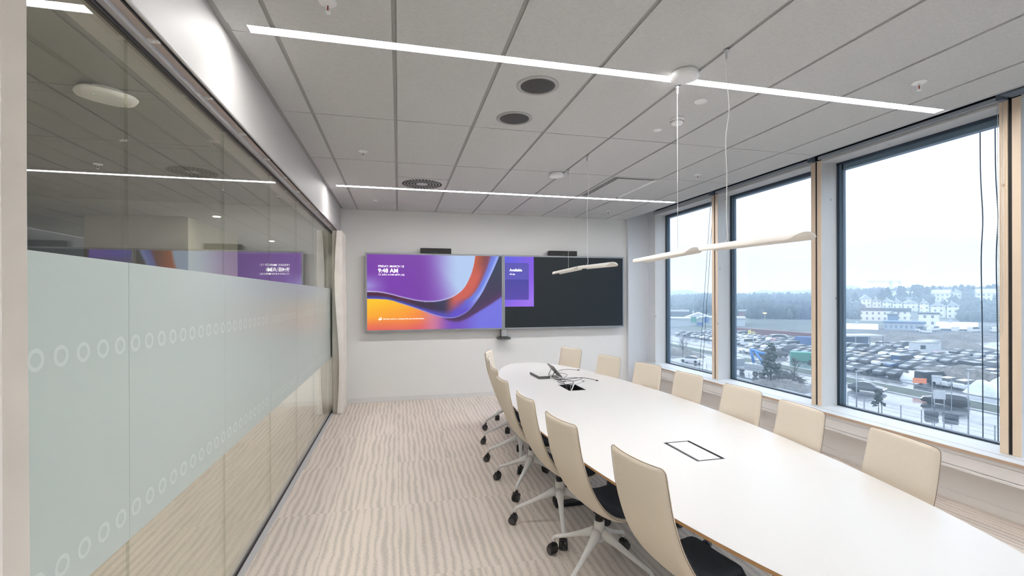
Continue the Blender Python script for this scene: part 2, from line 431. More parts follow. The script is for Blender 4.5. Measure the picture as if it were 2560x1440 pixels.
# wireless access point under the hall ceiling
t = empty('access_point', (-1.865, 3.62, CZ)); t.scale = (.82, .82, .9); tag(t, 'white rounded wireless access point under the hall ceiling behind the glass', 'access point')
M = Matrix.Rotation(R_(38), 4, 'Z')
b = MB()
rings = []
for r, z in ((.10, 0), (.10, -.025), (.185, -.035), (.20, -.048), (.19, -.062), (.15, -.074), (.02, -.078)):
    rings.append([b.bm.verts.new(M @ Vector((r * (abs(cos(a)) ** .7) * (1 if cos(a) > 0 else -1), r * .82 * (abs(sin(a)) ** .7) * (1 if sin(a) > 0 else -1), z))) for a in [2*pi*k/28 for k in range(28)]])
b.loft(rings); b.build('shell', 'white_plastic', t)
MB().sphere((-.03, -.11, -.073), .005).build('status_light', 'led_green', t)
MB().box(.11, .15, -.06, -.02, -.066, -.058).build('port', 'grey_plastic', t)

# ------------------------------------------------------------------ window wall
XP = 4.375; ZSILL = .48; ZHEAD = 3.078
posts = [5.77, 4.11, 2.47, .835, -.80]          # centres of the black joints between timber window boxes
wr = MB()
wr.m('sill_wall_paint').box(XP, XP + .28, YB, YW + .2, 0, ZSILL - .03)
wr.m('pier_daylight_blue').box(XP, XP + .30, 7.409, YW + .15, 0, CZ + .40)
wr.m('recess_shade').box(XP + .02, XP + .30, YB, 7.36, ZHEAD + .05, CZ + .42)  # recess back coloured dark as its shade
wr.m('sill_wall_paint').box(XP, XP + .3, YB, -1.9, 0, CZ + .4)
struct(wr.build('wall_right'))
struct(MB().box(XP - .016, XP, YB, 7.6, 0, .07).build('baseboard_right', 'sill_wall_paint', bevel=.003))
sl = MB()
sl.m('timber_pale').box(4.19, XP + .28, YB, 7.6, ZSILL - .020, ZSILL)
sl.m('timber_edge').box(4.18, 4.19, YB, 7.6, ZSILL - .022, ZSILL - .001)
sl.m('gasket').box(4.300, 4.303, YB, 7.6, ZSILL - .01, ZSILL + .0006)
sill = struct(sl.build('trim_1'))
ml = MB().m('moulding_paint').box(4.205, XP, YB, 7.6, ZSILL - .058, ZSILL - .022)
ml.box(4.212, XP, YB, 7.6, ZSILL - .150, ZSILL - .061); ml.box(4.205, XP, YB, 7.6, ZSILL - .175, ZSILL - .153)
struct(ml.build('trim_2', bevel=.003))
bays = [(posts[0], 7.42), (posts[1], posts[0]), (posts[2], posts[1]), (posts[3], posts[2]), (posts[4], posts[3])]
for n, (y0, y1) in enumerate(bays):
    a, b = y0 + .0125, y1 - .0125
    t = .050
    bx = MB()
    # timber box: whitewashed reveals, raw front edges
    bx.m('timber_pale').box(XP + .006, XP + .245, a, a + t, ZSILL, ZHEAD).box(XP + .006, XP + .245, b - t, b, ZSILL, ZHEAD)
    bx.m('timber_pale').box(XP + .006, XP + .245, a + t, b - t, ZHEAD, ZHEAD + .05)
    bx.m('timber').box(XP, XP + .006, a, a + t, ZSILL, ZHEAD + .02); bx.m('timber_pale' if n == 0 else 'timber').box(XP, XP + .006, b - t, b, ZSILL, ZHEAD + .02)
    bx.m('timber_pale').box(XP, XP + .006, a + t, b - t, ZHEAD - .0, ZHEAD + .022)
    wbox = struct(bx.build('window_%d' % (n + 1)))
    MB().box(XP + .01, XP + .2, y0 - .0125, y0 + .0125, ZSILL, ZHEAD + .02).build('joint_seal', 'gasket', wbox)
    ya, yb = a + t, b - t; x0 = XP + .205
    fr = MB(); fr.m('frame_dark')
    g = .020
    fr.box(x0, x0 + .05, ya, ya + g, ZSILL, ZHEAD).box(x0, x0 + .05, yb - g, yb, ZSILL, ZHEAD)
    fr.box(x0, x0 + .05, ya, yb, ZSILL, ZSILL + .016).box(x0, x0 + .05, ya, yb, ZHEAD - .022, ZHEAD)
    fr.m('frame_mid')
    fr.box(x0 + .012, x0 + .05, ya + g, ya + g + .016, ZSILL + .016, ZHEAD - .022).box(x0 + .012, x0 + .05, yb - g - .016, yb - g, ZSILL + .016, ZHEAD - .022)
    fr.box(x0 + .03, x0 + .06, ya + g + .016, ya + g + .034, ZSILL, ZHEAD).box(x0 + .03, x0 + .06, yb - g - .034, yb - g - .016, ZSILL, ZHEAD)
    fr.box(x0 + .03, x0 + .10, ya, yb, ZHEAD - (.075 if n == 2 else .045), ZHEAD - .022)
    fr.build('sash_frame', None, wbox)
    MB().box(x0 + .04, x0 + .064, ya + g, yb - g, ZSILL + .01, ZHEAD - .03).build('pane', 'window_glass', wbox)
# roller blind cassettes in the recess above each bay
for n, (y0, y1) in enumerate(bays):
    lab = ['grey roller blind cassette over the farthest window', 'grey roller blind cassette over the second window from the screen wall', 'grey roller blind cassette over the large right-hand window with the bead chain', 'grey closed blind cassette at the upper right edge of the view, nearest window', 'roller blind cassette over the window behind the viewpoint'][n]
    t = empty('roller_blind', (4.30, (y0 + y1) / 2, 3.13)); tag(t, lab, 'roller blind', 'roller blinds above the windows')
    hl = (y1 - y0) / 2 - .05
    if n == 3:
        MB().box(-.06, .06, -hl - .02, hl + .03, -.03, .075).build('cover', 'cassette_grey', t, bevel=.004)
    else:
        MB().box(.045, .06, -hl, hl, -.028, .006).build('bottom_bar', 'bar_grey', t, bevel=.003)
        MB().tube([(.035, -hl, .11), (.035, hl, .11)], .035, 16).build('fabric_roll', 'recess_shade', t)
    MB().box(.01, .07, -hl - .045, -hl - .005, -.035, .10).build('bracket', 'cassette_grey', t)
    if n in (0, 2):
        ch = MB(); yy = -hl - .02; L = 1.75 if n == 2 else .35
        for dy in (0, .028):
            ch.tube([(.052, yy + dy, .06), (.052, yy + dy * .9, -L)], .0016, 5)
            for q in range(int(L / .02) if n == 2 else 12):
                ch.sphere((.052, yy + dy, .05 - q * .02), .0032, 1)
        ch.tube([(.052, yy, -L), (.052, yy + .013, -L - .02), (.052, yy + .026, -L)], .0016, 5)
        ch.build('bead_chain', 'off_white', t)
for n, (yc, lean) in enumerate(((2.950, 0), (2.845, 0))):
    x = 4.90
    pts = [(x, yc, -1.0), (x, yc + .004, 1.2), (x, yc + .012, 1.95), (x, yc, 2.32), (x, yc + .016, 2.75), (x, yc + .018, 3.6)]
    tag(MB().tube(spline(pts, 5), .0042, 6).build('facade_rope', 'frame_dark'), ['thin dark rope hanging outside the large right-hand window, the left one of its pair', 'thin dark rope hanging outside the large right-hand window, beside the timber post'][n], 'rope', 'ropes hanging outside the windows')
for n, (ya, yb) in enumerate(((6.542, 6.965), (6.475, 6.875))):
    tag(MB().tube([(4.90, ya, 3.3), (4.90, yb, -.5)], .0035, 6).build('facade_rope', 'frame_dark'), ['slanting rope outside the farthest window, left one of the two', 'slanting rope outside the farthest window, right one of the two'][n], 'rope', 'ropes hanging outside the windows')

# ------------------------------------------------------------------ curtains
def curtain(name, lab, x0, x1, y0, y1, z0, z1, folds, amp, thick=.004, wob=.4):
    b = MB(); n = folds * 14; A = []; 
    for side in (0, 1):
        vs = []
        for zi in range(9):
            z = z0 + (z1 - z0) * zi / 8; row = []
            for k in range(n + 1):
                t = k / n; ph = t * folds * 2 * pi
                xx = (x0 + x1) / 2 + (x1 - x0) / 2 * sin(ph + wob * sin(zi * .8)) * (1 if zi < 8 else .92) ; yy = y0 + (y1 - y0) * t + amp * sin(ph * .5 + zi * wob * .5)
                row.append(b.bm.verts.new((xx + side * thick, yy, z)))
            vs.append(row)
        A.append(vs)
        for r0, r1 in zip(vs, vs[1:]):
            for k in range(n): b._f([r0[k], r0[k+1], r1[k+1], r1[k]], True)
    o = b.build(name, 'curtain_cloth', recalc=False); tag(o, lab, 'curtain', 'curtains stacked along the glass partition'); return o
curtain('curtain', 'cream curtain bunched at the far end of the glass partition beside the screen wall', -.925, -.775, 6.98, 7.60, .012, ZS - .03, 5, .01)
curtain('curtain', 'cream curtain hanging at the left edge of the view, very close', -.90, -.78, .45, 1.318, .012, ZS - .03, 4, .008, wob=.03)

# ------------------------------------------------------------------ screens
def lin(c): 
    return tuple((x / 255 / 12.92 if x / 255 <= .04045 else ((x / 255 + .055) / 1.055) ** 2.4) for x in c)
def interp(P, x):
    if x <= P[0][0]: return P[0][1]
    for (a, fa), (b, fb) in zip(P, P[1:]):
        if x <= b: 
            t = (x - a) / (b - a); return fa + (fb - fa) * t
    return P[-1][1]
def mixc(a, b, t):
    t = max(0, min(1, t)); return tuple(a[i] + (b[i] - a[i]) * t for i in range(3))
def smooth(P, n=8):
    return [(p.x, p.y) for p in spline([(x, y, 0) for x, y in P], n)]
cA = smooth([(80,751),(250,757),(400,785),(600,840),(800,885),(950,900),(1100,890),(1250,850),(1380,780),(1480,680),(1560,530),(1610,380),(1640,220),(1650,150)])
cB = smooth([(80,850),(250,855),(400,870),(600,930),(850,1020),(1000,1080),(1150,1125),(1260,1140),(1350,1130),(1450,1090),(1550,1020),(1650,900),(1750,750),(1850,550),(1930,380),(1995,228),(2020,160)])
def mono(P):
    out = [P[0]]
    for p in P[1:]:
        if p[0] > out[-1][0] + .5: out.append(p)
    return out
cA, cB = mono(cA), mono(cB)
cK = mono(smooth([(1100,1112),(1200,1152),(1300,1184),(1400,1186),(1500,1152),(1600,1097),(1700,1036),(1850,945),(2060,806)]))
armA = [p for p in cA if p[0] > 1100]; armB = [p for p in cB if p[0] > 1260]
def ramp01(q): q = max(0, min(1, q)); return q * q * (3 - 2 * q)
def picture1(x, y):            # the swoosh wallpaper, in the photo screen's own pixels
    a = interp(cA, x) if x < 1648 else -999; b = interp(cB, x) if x < 2019 else -999
    if y < a:
        f1 = ramp01((x - 780) / 620); c = mixc((118, 52, 168), (178, 203, 240), f1 * max(0, min(1, 1.25 - (y / 1000) + (x - 1000) / 900)))
        c = mixc(c, (128, 66, 160), max(0, 1 - y / 420) * max(0, 1 - x / 1100) * .8)
        lb = max(0, 1 - (x - 80) / 330) * max(0, 1 - abs(y - 660) / 190); c = mixc(c, (165, 165, 225), lb * .9)
        c = mixc(c, (120, 45, 180), max(0, 1 - abs(x - 480) / 300) * max(0, 1 - abs(y - 620) / 250) * .6)
        e = a - y
        if e < 24: c = mixc((205, 215, 250), c, e / 24)
        return c
    if y < b:
        t = (y - a) / max(1, b - a) if a > 0 else .5
        # left ribbon
        c = mixc((78, 24, 60), (58, 64, 160), (t - .42) * 3)
        if x > 600: c = mixc(c, (50, 30, 66), ramp01((x - 600) / 250) * max(0, 1 - max(0, t - .55) * 3))
        if x > 950: c = mixc(c, (42, 58, 96), ramp01((x - 950) / 180) * .7 * (1 - t))
        if x > 700 and t > .55: c = mixc(c, (84, 70, 190), ramp01((x - 700) / 200) * (t - .55) * 2)
        if x > 1140:           # rising arm, colours run across it from left to right
            xa = min(armA, key=lambda p: abs(p[1] - y))[0] if y < 880 else 1150 - (y - 880) * .8
            xb = min(armB, key=lambda p: abs(p[1] - y))[0]
            q = max(0, min(1, (x - xa) / max(30, xb - xa)))
            low = max(0, min(1, (y - 820) / 220))
            r_ = mixc(mixc((196, 92, 52), (122, 60, 66), q * 2.2), (205, 92, 78), ramp01((y - 230) / 330))
            r_ = mixc(r_, (128, 62, 88), ramp01((q - .38) / .26) * (1 - ramp01((y - 300) / 500) * .6))
            r_ = mixc(r_, (104, 122, 222), ramp01((q - .58) / .16)); r_ = mixc(r_, (150, 172, 244), ramp01((q - .80) / .16))
            r_ = mixc(r_, (92, 72, 200), low * min(1, max(0, (q - .3) * 3)))
            c = mixc(c, r_, ramp01((x - 1150) / 210))
        if 0 < b - y < 10: c = mixc((150, 155, 235), c, (b - y) / 10)
        return c
    k = interp(cK, x) if x > 1100 else -1
    t = (y - 860) / 450
    c = mixc((255, 200, 30), (250, 150, 50), t * 1.3 + (x - 300) / 1500)
    c = mixc(c, (225, 95, 95), max(0, (y - 1120) / 200) + max(0, (x - 620) / 900))
    c = mixc(c, (205, 125, 165), ramp01((x - 780) / 260) * .8)
    c = mixc(c, (112, 72, 190), ramp01((x - 980) / 340))
    c = mixc(c, (112, 112, 225), ramp01((x - 1350) / 380))
    if x > 1100:
        e = y - k
        d_ = mixc((40, 52, 78), (58, 42, 84), (y - 400) / 450); d_ = mixc(d_, (82, 42, 92), max(0, 1 - (k - y) / 120) * .9)
        c = mixc(d_, c, ramp01((e + 18) / 55) if x > 1240 else max(ramp01((e + 18) / 55), 1 - ramp01((x - 1130) / 140)))
        if 0 < (y - b) < 8 and b > 0: c = mixc((180, 190, 245), c, (y - b) / 8)
        return c
    if 0 < y - b < 12 and x > 500: c = mixc((160, 160, 235), c, (y - b) / 12)
    return c
def picture(x, y):
    o = (0, 0, 0)
    for dx in (-2, 2):
        for dy in (-2, 2):
            c = picture1(x + dx, y + dy); o = tuple(o[i] + max(0, c[i]) / 4 for i in range(3))
    return o
def screen(name, nx, ny, w_, h_, fn, parent, x0=0, z0=0):
    me = bpy.data.meshes.new(name); V = []; Fc = []
    for j in range(ny + 1):
        for i in range(nx + 1): V.append((x0 + w_ * i / nx, 0, z0 + h_ * j / ny))
    for j in range(ny):
        for i in range(nx):
            a = j * (nx + 1) + i; Fc.append((a, a + 1, a + nx + 2, a + nx + 1))
    me.from_pydata(V, [], Fc); ca = me.color_attributes.new('Col', 'FLOAT_COLOR', 'POINT')
    buf = []
    for j in range(ny + 1):
        for i in range(nx + 1): buf += [*lin(fn(i / nx, 1 - j / ny)), 1]
    ca.data.foreach_set('color', buf)
    me.materials.append(MATS['screen_picture']); o = bpy.data.objects.new(name, me); col.objects.link(o); o.parent = parent
    return o
def text(body, size, loc, parent, name='lettering', bold=0.0, mname='text_glow'):
    cu = bpy.data.curves.new(name, 'FONT'); cu.body = body; cu.size = size; cu.offset = bold; cu.resolution_u = 3
    tmp = bpy.data.objects.new(name + '_tmp', cu); col.objects.link(tmp)
    dg = bpy.context.evaluated_depsgraph_get(); me = bpy.data.meshes.new_from_object(tmp.evaluated_get(dg))
    bpy.data.objects.remove(tmp); me.name = name
    me.materials.clear(); me.materials.append(MATS[mname])
    o = bpy.data.objects.new(name, me); col.objects.link(o); o.parent = parent
    o.location = loc; o.rotation_euler = (pi / 2, 0, 0)
    return o
TY = 7.554; TZ0, TZ1 = 1.118, 2.352
def display(xa, xb, lab):
    t = empty('wall_display', (xa, TY, TZ0)); tag(t, lab, 'screen', 'large screens on the back wall')
    W_, H_ = xb - xa, TZ1 - TZ0; bz = .024
    MB().box(.02, W_ - .02, .03, .12, .02, H_ - .02).build('back_housing', 'black_plastic', t)
    f = MB(); f.box(0, W_, 0, .03, 0, bz).box(0, W_, 0, .03, H_ - bz, H_).box(0, bz, 0, .03, bz, H_ - bz).box(W_ - bz, W_, 0, .03, bz, H_ - bz)
    f.build('bezel', 'bezel', t)
    return t, W_, H_, bz
t, W_, H_, bz = display(-.499, 1.689, 'left wall screen glowing with a purple, orange and blue wave picture and the time')
scr = screen('screen_panel', 340, 190, W_ - 2*bz, H_ - 2*bz, lambda s, q: picture(92 + s * 1953, 205 + q * 1100), t, bz, bz)
scr.location = (0, .008, 0)
sx = lambda x: bz + (x - 92) / 1953 * (W_ - 2*bz)
szz = lambda y: bz + (1 - (y - 205) / 1100) * (H_ - 2*bz)
text('FRIDAY, MARCH 15', .046, (sx(243), .004, szz(392)), t, 'date_text', bold=.0003)
text('9:48 AM', .089, (sx(243), .004, szz(468)), t, 'time_text', bold=.0018)
text('ATH 4-4104 MTR (16)', .037, (sx(296), .004, szz(512)), t, 'room_text', bold=.0002)
text('Add this room to a meeting with your personal device', .0285, (sx(310), .004, szz(1152)), t, 'message_text', bold=.0001)
ic = MB(); ic.box(sx(252), sx(252) + .03, .0035, .0045, szz(508), szz(508) + .003).box(sx(252), sx(252) + .03, .0035, .0045, szz(490), szz(490) + .003)
ic.box(sx(252), sx(252) + .003, .0035, .0045, szz(508), szz(490)).box(sx(280) , sx(280) + .003, .0035, .0045, szz(508), szz(490)); ic.build('room_symbol', 'text_glow', t)
ic = MB()
for (cx_, cz_, r_) in ((262, 1148, .013), (278, 1138, .016)):
    rr = [[ic.bm.verts.new((sx(cx_) + r * cos(2*pi*k/16), .004, szz(cz_) + r * sin(2*pi*k/16))) for k in range(16)] for r in (r_ - .005, r_ + .003)]
    ic.loft(rr, False, False)
ic.build('share_symbol', 'text_glow', t, recalc=False)
t, W_, H_, bz = display(1.692, 3.878, 'right wall screen, mostly black with a narrow purple panel reading Available')
MB().box(bz, W_ - bz, .008, .02, bz, H_ - bz).build('screen_panel', 'screen_dark', t)
pw = .235 * (W_ - 2*bz); ph = .705 * (H_ - 2*bz)
def avail(s, q):
    c = mixc((84, 90, 226), (132, 84, 226), s * .9 + q * .5); c = mixc(c, (160, 118, 240), max(0, q - .35) * 1.2 * (.4 + s))
    c = mixc(c, (148, 100, 232), max(0, q - .93) * 10)
    if s < .83 and .13 < q < .86:
        r = .05; dx = max(0, s - (.83 - r)); dq = max(0, (.13 + r*.6) - q, q - (.86 - r*.6)) / .6
        if dx*dx + dq*dq < r*r:
            return mixc((82, 74, 176), (90, 88, 190), q * 1.5) if q < .463 else mixc((66, 60, 160), (86, 66, 176), (q - .46) * 2)
    return c
o = screen('status_panel', 60, 84, pw, ph, avail, t, bz, H_ - bz - ph); o.location = (0, .006, 0)
text('Available', .060, (bz + .082, .003, H_ - bz - .245), t, 'status_text', bold=.0012)
text('All day', .034, (bz + .082, .003, H_ - bz - .305), t, 'duration_text', bold=.0003)
for xa, xb, za, lab in ((.345, .83, TZ1 + .002, 'black sound bar with a camera on top of the left screen'), (2.495, 3.0, TZ1 + .002, 'black sound bar with a camera on top of the right screen')):
    t = empty('sound_bar', ((xa + xb) / 2, TY + .06, za)); tag(t, lab, 'sound bar', 'sound bars above the screens')
    hw = (xb - xa) / 2
    MB().box(-hw, hw, -.055, .05, 0, .086).build('body', 'black_plastic', t, bevel=.006)
    MB().box(-hw + .01, hw - .01, -.058, -.055, .008, .078).build('grille', 'gasket', t)
    MB().lathe([(.001, 0), (.012, 0), (.014, .004)], M=Matrix.Translation((0, -.057, .045)) @ Matrix.Rotation(pi/2, 4, 'X'), n=16).build('lens', 'gasket', t)
    MB().sphere((0, -.058, .018), .003, 1).build('status_light', 'led_green', t)
t = empty('camera_mount', (1.71, TY + .05, TZ0)); tag(t, 'grey stub with a small black device hanging under the gap between the two screens', 'camera')
MB().box(-.045, .035, -.03, .03, -.125, -.001).build('neck', 'aluminium', t, bevel=.006)
MB().box(-.115, .095, -.09, .06, -.165, -.132).build('device', 'grey_plastic', t, bevel=.006)
MB().box(-.075, .055, -.05, .04, -.134, -.122).build('cradle', 'black_plastic', t, bevel=.004)
for dx in (-.07, 0, .05): MB().lathe([(.001, 0), (.009, 0), (.009, .003)], M=Matrix.Translation((dx - .01, -.091, -.148)) @ Matrix.Rotation(pi/2, 4, 'X'), n=12).build('lens', 'gasket', t)
MB().tube(spline([(-.05, .02, 0), (-.062, .0, -.05), (-.055, 0, -.13)], 5), .004, 6).build('cable', 'cable_black', t)

# ------------------------------------------------------------------ table
TX, TYc, TLh, TZ = 1.712, 3.50, 2.80, .735
def half(y):
    t = min(1, abs(y - TYc) / TLh); return .783 * (1 - t ** 1.7) ** .43
tbl = empty('conference_table', (TX, TYc, 0)); tag(tbl, 'long white boat-shaped conference table with a plywood edge and two cable hatches', 'table')
N2 = 72; outl = []
for k in range(N2 + 1):
    a = pi * k / N2; y = -TLh * cos(a); outl.append((half(TYc + y), y))
loop = [(x, y) for x, y in outl] + [(-x, y) for x, y in reversed(outl[1:-1])]
holes = [(-.095, .085, -1.215, -.875), (-.095, .085, .800, 1.110)]
b = MB()
def tri_fill(z, up):
    vs = [b.bm.verts.new((x, y, z)) for x, y in loop]; es = [b.bm.edges.new((vs[i], vs[(i+1) % len(vs)])) for i in range(len(vs))]; hv = []
    for (x0, x1, y0, y1) in holes:
        h = [b.bm.verts.new(p) for p in ((x0,y0,z),(x1,y0,z),(x1,y1,z),(x0,y1,z))]; hv.append(h)
        es += [b.bm.edges.new((h[i], h[(i+1) % 4])) for i in range(4)]
    res = bmesh.ops.triangle_fill(b.bm, use_beauty=True, use_dissolve=False, edges=es)
    for f in res['geom']:
        if isinstance(f, bmesh.types.BMFace): f.material_index = b.cur
    return vs, hv
b.m('table_white'); T_, HT = tri_fill(TZ, 1)
b.m('plywood_edge')
B_ = [b.bm.verts.new((x * .985, y * .996, TZ - .022)) for x, y in loop]; b.loft([T_, B_], False, False)
b.m('dark_steel')
for h, (x0, x1, y0, y1) in zip(HT, holes):
    g = [b.bm.verts.new(p) for p in ((x0,y0,TZ-.022),(x1,y0,TZ-.022),(x1,y1,TZ-.022),(x0,y1,TZ-.022))]; b.loft([h, g], False, False)
b.m('white_paint'); 
vs = [b.bm.verts.new((x * .985, y * .996, TZ - .022)) for x, y in loop]; es = [b.bm.edges.new((vs[i], vs[(i+1) % len(vs)])) for i in range(len(vs))]
for (x0, x1, y0, y1) in holes:
    h = [b.bm.verts.new(p) for p in ((x0,y0,TZ-.022),(x1,y0,TZ-.022),(x1,y1,TZ-.022),(x0,y1,TZ-.022))]; es += [b.bm.edges.new((h[i], h[(i+1) % 4])) for i in range(4)]
res = bmesh.ops.triangle_fill(b.bm, use_beauty=True, use_dissolve=False, edges=es)
for f in res['geom']:
    if isinstance(f, bmesh.types.BMFace): f.material_index = b.cur
b.build('tabletop', None, tbl)
for y in (-1.75, 0, 1.75):
    l = MB(); w0 = .38 if y else .50
    l.box(-w0, w0, y - .03, y + .03, TZ - .075, TZ - .0225); l.box(-.05, .05, y - .05, y + .05, .03, TZ - .075); l.box(-w0 - .02, w0 + .02, y - .035, y + .035, 0.002, .032)
    l.build('pedestal', 'dark_steel', tbl, bevel=.004)
br = MB(); br.box(-.20, -.16, -1.9, 1.9, TZ - .065, TZ - .024); br.box(.14, .18, -1.9, 1.9, TZ - .065, TZ - .024); br.build('underframe_beam', 'dark_steel', tbl)
def hatch(x0, x1, y0, y1, open_):
    t = MB(); r = .008
    t.box(x0, x1, y0, y0 + r, TZ - .02, TZ + .0012).box(x0, x1, y1 - r, y1, TZ - .02, TZ + .0012).box(x0, x0 + r, y0 + r, y1 - r, TZ - .02, TZ + .0012).box(x1 - r, x1, y0 + r, y1 - r, TZ - .02, TZ + .0012)
    fr = t.build('hatch_frame', 'dark_steel', tbl)
    if not open_:
        MB().box(x0 + .020, x1 - .020, y0 + .011, y1 - .011, TZ - .014, TZ + .0008).build('hatch_lid', 'table_white', tbl)
        MB().box(x0 + .008, x1 - .008, y0 + .008, y1 - .008, TZ - .022, TZ - .0145).build('hatch_well', 'gasket', tbl)
    else:
        t = MB(); t.box(x0, x1, y0, y1, TZ - .125, TZ - .12); 
        for q in ((x0, x0 + .003, y0, y1), (x1 - .003, x1, y0, y1), (x0, x1, y0, y0 + .003), (x0, x1, y1 - .003, y1)): t.box(*q, TZ - .12, TZ - .023)
        t.build('hatch_well', 'gasket', tbl)
        MB().box(x0 + .02, x0 + .075, y0 + .02, y1 - .02, TZ - .118, TZ - .075).build('socket_strip', 'grey_plastic', tbl, bevel=.003)
        MB().lathe([(.001, .028), (.016, .028), (.022, .020), (.022, 0), (.001, 0)], c=(x0 + .09, y0 + .05, TZ - .085), n=18).build('power_plug', 'white_plastic', tbl)
hatch(*holes[0], False); hatch(*holes[1], True)

# things on the table
t = empty('control_box', (1.582, 5.16, TZ)); t.rotation_euler = (0, 0, R_(2)); tag(t, 'flat dark grey box with a pale top lying on the table beside the tablet', 'box')
MB().box(-.067, .067, -.165, .165, 0.0, .030).build('body', 'grey_plastic', t, bevel=.003)
MB().box(-.062, .062, -.160, .160, .030, .0315).build('top_panel', 'off_white', t)
t = empty('tablet', (1.705, 5.10, TZ)); t.rotation_euler = (0, 0, R_(-3)); tag(t, 'dark tablet touch panel propped on a wire stand at the far end of the table', 'tablet')
Mx = Matrix.Translation((.115, 0, .010)) @ Matrix.Rotation(R_(52), 4, 'Y') @ Matrix.Rotation(pi, 4, 'Z') if False else Matrix.Translation((.085, 0, .008)) @ Matrix.Rotation(R_(50), 4, 'Y')
MB().box(-.165, .002, -.125, .125, 0, .012, Mx).build('back_case', 'tablet_grey', t, bevel=.003)
MB().box(-.160, -.003, -.118, .118, .0122, .0130, Mx).build('screen_panel', 'black_plastic', t)
s = MB()
for y in (-.075, .075): s.tube([(.035, y, .062), (.018, y, .085), (-.018, y * 1.05, .004)], .0045, 6)
s.tube([(.018, -.075, .085), (.018, .075, .085)], .0045, 6); s.build('stand', 'tablet_grey', t)
def cable(lab, pts, r=.0028, m_='cable_black', plug=None):
    t = empty('cable', pts[0]); tag(t, lab, 'cable', 'loose cables on the table')
    o0 = Vector(pts[0]); P = [Vector(p) - o0 for p in pts]
    MB().tube(spline(P, 8), r, 6).build('wire', m_, t)
    e = P[-1]; d = (P[-1] - P[-2]).normalized()
    MB().tube([e, e + d * .03], .0065 if plug is None else plug, 8).build('plug', m_, t)
z = TZ + .0032
cable('thin dark cable arching from the tablet toward the far window side of the table', [(1.80, 5.15, z + .01), (1.86, 5.36, z), (1.95, 5.51, z), (2.07, 5.56, z), (2.169, 5.475, z)], .0022)
cable('dark cable looping round behind the tablet and back past its stand', [(1.80, 5.20, z + .01), (1.88, 5.33, z), (1.925, 5.24, z), (1.90, 5.12, z), (1.78, 4.957, z), (1.69, 4.93, z), (1.70, 5.03, z + .02), (1.73, 5.06, z + .05)], .0022)
cable('dark cable coiled between the tablet and the open table hatch', [(1.64, 4.36, TZ - .06), (1.65, 4.48, TZ + .02), (1.69, 4.75, z + .02), (1.72, 4.88, z), (1.676, 4.80, z), (1.69, 4.63, z), (1.735, 4.58, z + .01), (1.794, 4.63, z + .02), (1.78, 4.80, z + .01), (1.71, 4.90, z)], .0024)
cable('dark cable running from the coil out to the right, its small plug lying free', [(1.65, 4.40, TZ - .06), (1.66, 4.52, TZ + .02), (1.70, 4.86, z + .01), (1.795, 4.89, z), (1.938, 4.938, z), (2.03, 4.93, z), (2.085, 4.83, z), (2.10, 4.745, z)], .003, plug=.008)
cable('thin dark cable making a wide flat loop beside the open hatch', [(1.73, 4.87, z + .006), (1.85, 4.94, z + .006), (1.96, 4.96, z), (1.995, 4.89, z), (1.87, 4.79, z), (1.76, 4.78, z)], .002)
cable('short grey cable with a thick pale connector beside the open hatch', [(1.68, 4.40, TZ - .06), (1.70, 4.48, TZ + .02), (1.76, 4.56, z), (1.867, 4.65, z), (1.93, 4.71, z + .004)], .0024, 'aluminium', .010)
cable('thick white cable arching up out of the open hatch', [(1.635, 4.34, TZ - .05), (1.66, 4.36, TZ - .02), (1.72, 4.44, TZ + .03), (1.75, 4.52, TZ + .03), (1.755, 4.57, TZ)], .005, 'off_white')
